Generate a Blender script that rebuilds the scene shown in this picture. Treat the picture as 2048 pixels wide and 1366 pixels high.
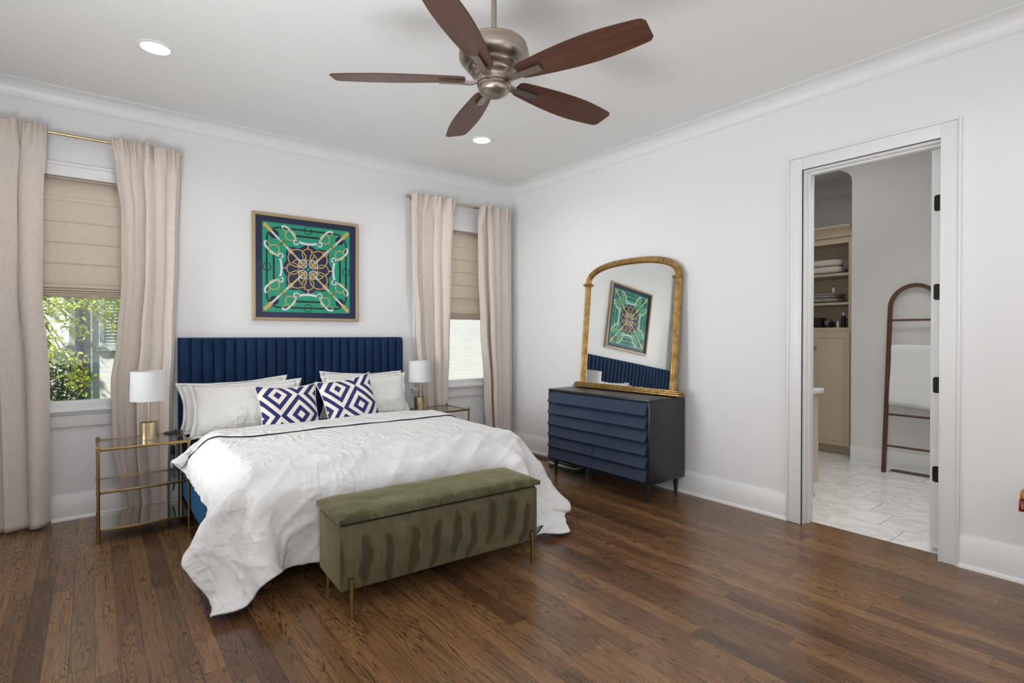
import bpy, bmesh, math, random
import numpy as np
from mathutils import Vector, Matrix, noise as mnoise

for o in list(bpy.data.objects):
    bpy.data.objects.remove(o, do_unlink=True)
SC = bpy.context.scene
COL = SC.collection
PI = math.pi

# ------------------------------------------------------------------ camera
FPX, YAW, PITCH = 1065.0, math.radians(38.2), math.radians(-0.5)
cam_data = bpy.data.cameras.new('camera')
cam = bpy.data.objects.new('camera', cam_data)
COL.objects.link(cam)
cam_data.sensor_width = 36.0
cam_data.lens = 36.0 * FPX / 2048.0
cam_data.shift_y = (669.0 - FPX * math.tan(PITCH) - 683.0) / 2048.0
cam_data.clip_start = 0.05
cam.location = (-3.8527, -4.8959, 1.31)
cam.rotation_euler = (PI / 2 + PITCH, 0, -YAW)
SC.camera = cam

# ------------------------------------------------------------------ exposure and light
SC.view_settings.view_transform = 'Standard'
SC.view_settings.look = 'None'
SC.view_settings.gamma = 1.0
SC.view_settings.use_curve_mapping = False
SC.view_settings.exposure = 0.08
SC.cycles.max_bounces = 8
SC.cycles.diffuse_bounces = 5
SC.cycles.glossy_bounces = 4
SC.cycles.transparent_max_bounces = 16
SC.cycles.caustics_reflective = False
SC.cycles.caustics_refractive = False
SC.cycles.sample_clamp_indirect = 4.0

world = bpy.data.worlds.new('sky')
SC.world = world
world.use_nodes = True
wn = world.node_tree.nodes
sky = wn.new('ShaderNodeTexSky')
sky.sky_type = 'NISHITA'
sky.sun_disc = False
sky.sun_elevation = math.radians(48)
sky.sun_rotation = math.radians(230)
world.node_tree.links.new(sky.outputs[0], wn['Background'].inputs[0])
wn['Background'].inputs[1].default_value = 0.11


def lamp(name, kind, loc, energy, color=(1, 1, 1), aim=None, **kw):
    d = bpy.data.lights.new(name, kind)
    d.energy = energy
    d.color = color
    for k, v in kw.items():
        setattr(d, k, v)
    o = bpy.data.objects.new(name, d)
    COL.objects.link(o)
    o.location = loc
    if aim is not None:
        o.rotation_euler = (Vector(aim) - Vector(loc)).to_track_quat('-Z', 'Y').to_euler()
    return o


lamp('sun', 'SUN', (-6, -4, 9), 6.5, (1.0, 0.96, 0.90), aim=(0.2, 1.8, 0.0), angle=math.radians(0.8))
# unseen fill lights added along the left wall and behind the camera
WL = dict(shape='RECTANGLE')
lamp('rear_fill', 'AREA', (-1.3, -5.80, 1.75), 10, (0.97, 0.985, 1.0), aim=(-1.3, 0, 1.5), size=2.0, size_y=1.8, **WL)
lamp('rear_fill', 'AREA', (-3.6, -5.80, 1.75), 21, (0.97, 0.985, 1.0), aim=(-3.2, 0, 1.5), size=1.8, size_y=1.8, **WL)
lamp('side_fill', 'AREA', (-4.78, -4.9, 1.75), 18, (0.97, 0.985, 1.0), aim=(0, -4.4, 1.6), size=1.4, size_y=1.7, **WL)
lamp('side_fill', 'AREA', (-4.77, -4.6, 1.3), 4, (0.97, 0.985, 1.0), aim=(0, -4.0, 1.3), size=1.2, size_y=1.4, spread=math.radians(70), **WL)
lamp('side_fill', 'AREA', (-4.78, -1.3, 1.4), 14, (0.97, 0.985, 1.0), aim=(0, -1.3, 1.2), size=1.2, size_y=1.4, spread=math.radians(80), **WL)
# unseen fills added to brighten the ceiling, behind and left of the camera
lamp('ceiling_fill', 'AREA', (-1.6, -5.3, 0.9), 4, (0.98, 0.99, 1.0), aim=(-2.0, -2.8, 3.0), size=1.6, size_y=1.0, spread=math.radians(120), **WL)
lamp('ceiling_fill', 'AREA', (-4.5, -3.6, 0.7), 33, (0.98, 0.99, 1.0), aim=(-3.2, -2.6, 3.0), size=1.2, size_y=0.8, spread=math.radians(120), **WL)
lamp('bathroom_light', 'AREA', (1.25, -2.5, 3.2), 7, (1.0, 0.975, 0.93), aim=(1.25, -2.3, 0), size=1.2, size_y=1.2, **WL)
lamp('bathroom_light', 'AREA', (0.85, -3.7, 3.2), 12, (1.0, 0.985, 0.96), aim=(0.7, -3.7, 0), size=0.8, size_y=0.8, spread=math.radians(110), **WL)  # unseen fill added to brighten the tile near the doorway


# ------------------------------------------------------------------ materials
class NT:
    """tiny node-tree helper"""
    def __init__(self, name):
        self.m = bpy.data.materials.new(name)
        self.m.use_nodes = True
        self.t = self.m.node_tree
        self.n = self.t.nodes
        self.b = self.n['Principled BSDF']
        self.out = self.n['Material Output']

    def add(self, typ, **kw):
        n = self.n.new(typ)
        for k, v in kw.items():
            setattr(n, k, v)
        return n

    def link(self, a, b):
        self.t.links.new(a, b)

    def put(self, sock, v):
        if hasattr(v, 'is_output') or hasattr(v, 'links'):
            self.link(v, sock)
        elif v is not None:
            sock.default_value = v

    def math(self, op, a, b=None, c=None):
        n = self.add('ShaderNodeMath', operation=op)
        for i, v in enumerate((a, b, c)):
            if v is not None:
                self.put(n.inputs[i], v)
        return n.outputs[0]

    def sstep(self, lo, hi, v):
        n = self.add('ShaderNodeMapRange', interpolation_type='SMOOTHSTEP')
        self.put(n.inputs[0], v); self.put(n.inputs[1], lo); self.put(n.inputs[2], hi)
        return n.outputs[0]

    def mix(self, f, a, b, blend='MIX'):
        n = self.add('ShaderNodeMix', data_type='RGBA', blend_type=blend)
        self.put(n.inputs[0], f)
        self.put(n.inputs[6], a if hasattr(a, 'links') else (*a, 1) if len(a) == 3 else a)
        self.put(n.inputs[7], b if hasattr(b, 'links') else (*b, 1) if len(b) == 3 else b)
        return n.outputs[2]

    def coords(self, kind='Object'):
        return self.add('ShaderNodeTexCoord').outputs[kind]

    def scaled(self, v, s, loc=(0, 0, 0), rot=(0, 0, 0)):
        n = self.add('ShaderNodeMapping')
        self.link(v, n.inputs[0])
        n.inputs[1].default_value = loc
        n.inputs[2].default_value = rot
        n.inputs[3].default_value = s
        return n.outputs[0]

    def noise(self, v, scale=5.0, detail=3.0, rough=0.5, dist=0.0):
        n = self.add('ShaderNodeTexNoise')
        if v is not None:
            self.link(v, n.inputs['Vector'])
        n.inputs['Scale'].default_value = scale
        n.inputs['Detail'].default_value = detail
        n.inputs['Roughness'].default_value = rough
        n.inputs['Distortion'].default_value = dist
        return n.outputs[0]

    def sep(self, v):
        n = self.add('ShaderNodeSeparateXYZ')
        self.link(v, n.inputs[0])
        return n.outputs

    def comb(self, x, y, z):
        n = self.add('ShaderNodeCombineXYZ')
        for i, v in enumerate((x, y, z)):
            self.put(n.inputs[i], v)
        return n.outputs[0]

    def bump(self, h, strength=0.2, dist=0.01, normal=None):
        n = self.add('ShaderNodeBump')
        n.inputs['Strength'].default_value = strength
        n.inputs['Distance'].default_value = dist
        self.link(h, n.inputs['Height'])
        if normal is not None:
            self.link(normal, n.inputs['Normal'])
        return n.outputs[0]

    def col(self, c):
        self.put(self.b.inputs['Base Color'], (*c, 1) if not hasattr(c, 'links') else c)

    def set(self, **kw):
        for k, v in kw.items():
            self.put(self.b.inputs[k.replace('_', ' ')], v)

    def nrm(self, v):
        self.link(v, self.b.inputs['Normal'])


def srgb(r, g, b):
    f = lambda c: (c / 255 / 12.92) if c / 255 <= 0.04045 else ((c / 255 + 0.055) / 1.055) ** 2.4
    return (f(r), f(g), f(b))


def plain(name, c, rough=0.5, metal=0.0, nscale=0, nbump=0.0, var=0.0, **kw):
    t = NT(name)
    t.col(c)
    t.set(Roughness=rough, Metallic=metal, **kw)
    if nscale:
        h = t.noise(t.coords(), nscale, 3)
        if nbump:
            t.nrm(t.bump(h, nbump, 0.004))
        if var:
            d = tuple(max(0, x * (1 - var)) for x in c)
            u = tuple(min(1, x * (1 + var)) for x in c)
            t.col(t.mix(h, d, u))
    return t.m


def make_floor_wood():
    t = NT('oak_floor')
    x, y, z = t.sep(t.coords())
    W, L = 0.082, 1.15
    ix = t.math('FLOOR', t.math('DIVIDE', x, W))
    wn1 = t.add('ShaderNodeTexWhiteNoise', noise_dimensions='1D'); t.put(wn1.inputs['W'], ix)
    yo = t.math('ADD', y, t.math('MULTIPLY', wn1.outputs[0], 3.7))
    iy = t.math('FLOOR', t.math('DIVIDE', yo, L))
    wn2 = t.add('ShaderNodeTexWhiteNoise', noise_dimensions='2D')
    t.link(t.comb(ix, iy, 0.0), wn2.inputs['Vector'])
    rnd = wn2.outputs[0]
    r2 = t.sep(wn2.outputs[1])
    fx = t.math('FRACT', t.math('DIVIDE', x, W))
    fy = t.math('FRACT', t.math('DIVIDE', yo, L))
    # cathedral grain: contour lines of a long stretched noise, offset per board
    gv = t.comb(t.math('ADD', t.math('MULTIPLY', x, 12.5), t.math('MULTIPLY', r2[0], 60.0)),
                t.math('ADD', t.math('MULTIPLY', y, 1.0), t.math('MULTIPLY', r2[1], 60.0)), 0.0)
    n1 = t.noise(gv, 1.0, 2.0, 0.5, 0.25)
    rings = t.math('FRACT', t.math('ADD', t.math('MULTIPLY', n1, 27.0), t.math('MULTIPLY', r2[2], 5.0)))
    edge = t.math('ABSOLUTE', t.math('SUBTRACT', rings, 0.5))
    line = t.sstep(0.25, 0.49, edge)
    mask = t.sstep(0.34, 0.66, t.noise(t.scaled(t.coords(), (14, 2.2, 1)), 1.0, 2.0))
    line = t.math('MULTIPLY', line, t.math('ADD', 0.35, t.math('MULTIPLY', mask, 0.65)))
    pores = t.noise(t.scaled(t.coords(), (430, 9, 1)), 1.0, 2.0, 0.6)
    pore = t.sstep(0.50, 0.72, pores)
    light = t.mix(rnd, srgb(110, 79, 52), srgb(144, 106, 69))
    light = t.mix(t.sstep(0.72, 1.0, r2[1]), light, srgb(92, 64, 43))
    dark = srgb(46, 30, 20)
    c = t.mix(t.math('MULTIPLY', line, 0.85), light, dark)
    c = t.mix(t.math('MULTIPLY', pore, 0.42), c, srgb(58, 37, 24))
    streak = t.sstep(0.54, 0.66, t.noise(t.comb(t.math('ADD', t.math('MULTIPLY', x, 150.0), t.math('MULTIPLY', r2[0], 40.0)), t.math('MULTIPLY', y, 2.6), 0.0), 1.0, 2.0, 0.55))
    c = t.mix(t.math('MULTIPLY', streak, 0.62), c, srgb(52, 34, 23))
    blotch = t.noise(t.scaled(t.coords(), (6, 1.4, 1)), 1.0, 3.0)
    c = t.mix(t.math('MULTIPLY', t.sstep(0.5, 0.8, blotch), 0.35), c, srgb(72, 46, 30))
    gx = t.math('MINIMUM', fx, t.math('SUBTRACT', 1.0, fx))
    gy = t.math('MULTIPLY', t.math('MINIMUM', fy, t.math('SUBTRACT', 1.0, fy)), L / W)
    gap = t.math('SUBTRACT', 1.0, t.sstep(0.006, 0.022, t.math('MINIMUM', gx, gy)))
    c = t.mix(t.math('MULTIPLY', gap, 0.75), c, srgb(30, 18, 12))
    t.col(c)
    t.set(Roughness=t.math('ADD', 0.22, t.math('MULTIPLY', pore, 0.10)), IOR=1.5)
    h = t.math('ADD', t.math('MULTIPLY', line, -0.35), t.math('ADD', t.math('MULTIPLY', pore, -0.3), t.math('MULTIPLY', gap, -1.0)))
    t.nrm(t.bump(h, 0.13, 0.002))
    return t.m


def make_tile():
    t = NT('marble_tile')
    co = t.coords()
    x, y, z = t.sep(co)
    row = t.math('FLOOR', t.math('DIVIDE', t.math('SUBTRACT', x, 0.10), 0.295))
    fx = t.math('FRACT', t.math('DIVIDE', t.math('SUBTRACT', x, 0.10), 0.295))
    yy = t.math('DIVIDE', t.math('ADD', t.math('ADD', y, 3.735), t.math('MULTIPLY', row, -0.149)), 0.596)
    fy = t.math('FRACT', yy)
    gx = t.math('MULTIPLY', t.math('MINIMUM', fx, t.math('SUBTRACT', 1.0, fx)), 0.295)
    gy = t.math('MULTIPLY', t.math('MINIMUM', fy, t.math('SUBTRACT', 1.0, fy)), 0.596)
    gap = t.math('SUBTRACT', 1.0, t.sstep(0.0012, 0.0030, t.math('MINIMUM', gx, gy)))
    off = t.comb(t.math('ADD', x, t.math('MULTIPLY', t.math('FLOOR', yy), 3.1)), t.math('ADD', y, t.math('MULTIPLY', row, 1.7)), 0.0)
    n = t.noise(off, 2.6, 6.0, 0.62, 1.3)
    vein = t.sstep(0.0, 0.05, t.math('ABSOLUTE', t.math('SUBTRACT', n, 0.5)))
    cloud = t.noise(off, 1.7, 3.0)
    c = t.mix(cloud, srgb(222, 221, 219), srgb(240, 240, 239))
    c = t.mix(t.math('MULTIPLY', t.math('SUBTRACT', 1.0, vein), 0.35), c, srgb(168, 166, 164))
    c = t.mix(gap, c, srgb(120, 116, 112))
    t.col(c)
    t.set(Roughness=0.28)
    return t.m


def make_velvet(name, c, c2, sheen=0.6, scale=3.0, stripes=False):
    t = NT(name)
    co = t.coords()
    n = t.noise(co, scale, 4.0, 0.6, 0.8)
    f = t.sstep(0.35, 0.66, n)
    n3 = t.noise(t.scaled(co, (1, 1, 0.5)), scale * 6, 5.0, 0.7, 0.5)
    f = t.math('ADD', t.math('MULTIPLY', f, 0.6), t.math('MULTIPLY', t.sstep(0.42, 0.62, n3), 0.4))
    colr = t.mix(f, c, c2)
    fine = t.noise(co, 380, 2.0)
    if stripes:
        # tall brushed strokes where the nap lies the other way
        x, y, z = t.sep(co)
        wob = t.math('MULTIPLY', t.math('SUBTRACT', t.noise(t.scaled(co, (3, 3, 3.5)), 1.0, 2.0), 0.5), 0.16)
        bow = t.math('MULTIPLY', t.math('POWER', t.math('SUBTRACT', z, 0.28), 2.0), 1.3)
        u = t.math('DIVIDE', t.math('ADD', t.math('ADD', x, bow), t.math('ADD', wob, 0.035)), 0.118)
        iu = t.math('FLOOR', u)
        w = t.add('ShaderNodeTexWhiteNoise', noise_dimensions='1D'); t.put(w.inputs['W'], iu)
        fu = t.math('SUBTRACT', t.math('FRACT', u), 0.5)
        rough_edge = t.math('MULTIPLY', t.math('SUBTRACT', t.noise(t.scaled(co, (34, 34, 7)), 1.0, 6.0, 0.8), 0.5), 1.5)
        zc = t.math('ADD', 0.265, t.math('MULTIPLY', t.math('SUBTRACT', w.outputs[0], 0.5), 0.06))
        ez = t.math('DIVIDE', t.math('SUBTRACT', z, zc), 0.125)
        wid = t.math('ADD', 0.20, t.math('MULTIPLY', w.outputs[0], 0.12))
        ell = t.math('SQRT', t.math('ADD', t.math('POWER', t.math('ABSOLUTE', t.math('DIVIDE', fu, wid)), 2.0),
                                    t.math('POWER', t.math('ABSOLUTE', ez), 4.0)))
        stroke = t.math('SUBTRACT', 1.0, t.sstep(0.60, 1.15, t.math('ADD', ell, rough_edge)))
        front = t.math('LESS_THAN', y, -0.168)
        stroke = t.math('MULTIPLY', stroke, front)
        colr = t.mix(t.math('MULTIPLY', stroke, 0.72), colr, srgb(52, 46, 32))
    colr = t.mix(t.math('MULTIPLY', fine, 0.25), colr, tuple(v * 0.6 for v in c))
    t.col(colr)
    t.set(Roughness=0.75, Sheen_Weight=sheen, Sheen_Roughness=0.35)
    t.b.inputs['Sheen Tint'].default_value = (min(1, c2[0] * 5 + .1), min(1, c2[1] * 5 + .1), min(1, c2[2] * 5 + .1), 1)
    t.b.inputs['Specular IOR Level'].default_value = 0.2
    t.nrm(t.bump(fine, 0.1, 0.002))
    return t.m


def make_linen(name, c, weave=420, crease=0.0, cscale=5.0, translucent=0.0, slub=0.15):
    t = NT(name)
    co = t.coords()
    wx = t.noise(t.scaled(co, (weave, weave, weave * 0.06)), 1.0, 2.0)
    wz = t.noise(t.scaled(co, (weave * 0.08, weave * 0.08, weave)), 1.0, 2.0)
    wv = t.math('ADD', t.math('MULTIPLY', wx, 0.5), t.math('MULTIPLY', wz, 0.5))
    d = tuple(v * (1 - slub) for v in c)
    u = tuple(min(1, v * (1 + slub)) for v in c)
    t.col(t.mix(t.sstep(0.3, 0.7, wv), d, u))
    t.set(Roughness=0.85)
    t.b.inputs['Specular IOR Level'].default_value = 0.15
    nr = t.bump(wv, 0.12, 0.002)
    if crease:
        def ridge(v, s, det, dist):
            n = t.noise(v, s, det, 0.5, dist)
            return t.math('SUBTRACT', 1.0, t.sstep(0.0, 0.10, t.math('ABSOLUTE', t.math('SUBTRACT', n, 0.5))))
        r1 = ridge(t.scaled(co, (1.0, 2.6, 1.6), rot=(0, 0, 0.6)), cscale, 3.0, 0.4)
        r2 = ridge(t.scaled(co, (2.8, 0.9, 1.2), rot=(0, 0.3, -0.5), loc=(3, 1, 7)), cscale * 0.9, 2.0, 0.3)
        soft = t.noise(t.scaled(co, (1, 1.6, 1.2), rot=(0.3, 0.2, 0.5)), cscale * 1.3, 4.0, 0.55, 0.5)
        m = t.sstep(0.42, 0.62, t.noise(co, 2.4, 2.0))
        h = t.math('ADD', t.math('MULTIPLY', t.math('ADD', r1, r2), t.math('ADD', 0.15, t.math('MULTIPLY', m, 0.5))), t.math('MULTIPLY', soft, 1.4))
        nr = t.bump(h, crease, 0.02, nr)
    t.nrm(nr)
    if translucent:
        tr = t.add('ShaderNodeBsdfTranslucent')
        tr.inputs[0].default_value = (*c, 1)
        mx = t.add('ShaderNodeMixShader')
        mx.inputs[0].default_value = translucent
        t.link(t.b.outputs[0], mx.inputs[1]); t.link(tr.outputs[0], mx.inputs[2])
        t.link(mx.outputs[0], t.out.inputs[0])
    return t.m


def make_thin_glass(name, tint=(0.95, 0.97, 0.96), boost=1.0, rough=0.0):
    t = NT(name)
    tr = t.add('ShaderNodeBsdfTransparent'); tr.inputs[0].default_value = (*tint, 1)
    gl = t.add('ShaderNodeBsdfGlossy'); gl.inputs['Roughness'].default_value = rough
    fr = t.add('ShaderNodeFresnel')
    back = t.add('ShaderNodeNewGeometry').outputs['Backfacing']
    t.put(fr.inputs[0], t.math('ADD', 1.5, t.math('MULTIPLY', back, 1 / 1.5 - 1.5)))     # same reflection from both sides of the pane
    mx = t.add('ShaderNodeMixShader')
    t.put(mx.inputs[0], t.math('MULTIPLY', fr.outputs[0], boost))
    t.link(tr.outputs[0], mx.inputs[1]); t.link(gl.outputs[0], mx.inputs[2])
    t.link(mx.outputs[0], t.out.inputs[0])
    return t.m


def make_wood(name, light, dark, axis=(1.2, 14, 14), scale=2.0, rough=0.35, bump=0.05):
    t = NT(name)
    co = t.scaled(t.coords(), axis)
    n = t.noise(co, scale, 4.0, 0.6, 0.6)
    n2 = t.noise(co, scale * 9, 2.0)
    c = t.mix(t.sstep(0.25, 0.75, n), light, dark)
    c = t.mix(t.math('MULTIPLY', n2, 0.35), c, tuple(v * 0.6 for v in dark))
    t.col(c)
    t.set(Roughness=rough)
    t.nrm(t.bump(n2, bump, 0.002))
    return t.m


def make_gold_leaf():
    t = NT('aged_gold_leaf')
    n = t.noise(t.coords(), 22, 5.0, 0.7)
    n2 = t.noise(t.scaled(t.coords(), (60, 60, 6)), 1.0, 3.0)
    c = t.mix(t.sstep(0.35, 0.7, n), srgb(182, 148, 92), srgb(134, 102, 56))
    c = t.mix(t.math('MULTIPLY', t.sstep(0.55, 0.75, n2), 0.6), c, srgb(88, 58, 26))
    t.col(c)
    t.set(Metallic=0.75, Roughness=t.math('ADD', 0.28, t.math('MULTIPLY', n, 0.25)))
    t.nrm(t.bump(n2, 0.15, 0.002))
    return t.m


def make_brick(name, white, mortar):
    t = NT(name)
    x, y, z = t.sep(t.coords())
    b = t.add('ShaderNodeTexBrick')
    t.link(t.comb(t.math('ADD', x, y), z, 0.0), b.inputs['Vector'])
    b.inputs['Color1'].default_value = (*white, 1)
    b.inputs['Color2'].default_value = (*tuple(v * 0.93 for v in white), 1)
    b.inputs['Mortar'].default_value = (*mortar, 1)
    b.inputs['Scale'].default_value = 1.0
    b.inputs['Mortar Size'].default_value = 0.004
    b.inputs['Brick Width'].default_value = 0.21
    b.inputs['Row Height'].default_value = 0.072
    t.col(b.outputs[0])
    t.set(Roughness=0.8)
    t.nrm(t.bump(b.outputs[1], -0.3, 0.01))
    return t.m


def make_diamonds():
    """nested navy and cream diamonds, from the cushion's UV map"""
    t = NT('diamond_print')
    u, v, _ = t.sep(t.coords('UV'))
    u = t.math('ADD', u, 0.06)
    k = 0.74
    p = t.math('MULTIPLY', t.math('ADD', t.math('MULTIPLY', u, 1.0), t.math('MULTIPLY', v, 0.88)), k)
    q = t.math('MULTIPLY', t.math('SUBTRACT', t.math('MULTIPLY', u, 1.0), t.math('MULTIPLY', v, 0.88)), k)
    p = t.math('ADD', p, 0.35); q = t.math('ADD', q, 10.15)
    cell = t.math('ADD', t.math('FLOOR', p), t.math('FLOOR', q))
    lp = t.math('ABSOLUTE', t.math('SUBTRACT', t.math('FRACT', p), 0.5))
    lq = t.math('ABSOLUTE', t.math('SUBTRACT', t.math('FRACT', q), 0.5))
    d = t.math('MULTIPLY', t.math('MAXIMUM', lp, lq), 2.0)
    band = t.math('FLOOR', t.math('MULTIPLY', t.math('ADD', d, 0.06), 3.775))
    par = t.math('MODULO', t.math('ADD', t.math('ADD', band, cell), 40.0), 2.0)
    f = t.math('GREATER_THAN', par, 0.5)
    weave = t.noise(t.scaled(t.coords('UV'), (300, 300, 1)), 1.0, 2.0)
    t.col(t.mix(f, srgb(233, 228, 215), srgb(36, 42, 104)))
    t.set(Roughness=0.85)
    t.nrm(t.bump(weave, 0.15, 0.002))
    return t.m


def make_shade_cloth(name, c, translucent=0.35, rough=0.8):
    t = NT(name)
    t.col(c); t.set(Roughness=rough)
    n = t.noise(t.scaled(t.coords(), (300, 300, 300)), 1.0, 2.0)
    t.nrm(t.bump(n, 0.05, 0.001))
    tr = t.add('ShaderNodeBsdfTranslucent'); tr.inputs[0].default_value = (*c, 1)
    mx = t.add('ShaderNodeMixShader'); mx.inputs[0].default_value = translucent
    t.link(t.b.outputs[0], mx.inputs[1]); t.link(tr.outputs[0], mx.inputs[2])
    t.link(mx.outputs[0], t.out.inputs[0])
    return t.m


def make_leaf(name, c, c2):
    t = NT(name)
    n = t.noise(t.coords(), 7.0, 3.0)
    cc = t.mix(t.sstep(0.35, 0.65, n), c, c2)
    t.col(cc); t.set(Roughness=0.5)
    tr = t.add('ShaderNodeBsdfTranslucent'); t.link(cc, tr.inputs[0])
    mx = t.add('ShaderNodeMixShader'); mx.inputs[0].default_value = 0.45
    t.link(t.b.outputs[0], mx.inputs[1]); t.link(tr.outputs[0], mx.inputs[2])
    t.link(mx.outputs[0], t.out.inputs[0])
    return t.m


def make_emit(name, c, s):
    t = NT(name)
    t.col((0.8, 0.8, 0.8))
    t.put(t.b.inputs['Emission Color'], (*c, 1)); t.set(Emission_Strength=s)
    return t.m


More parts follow.
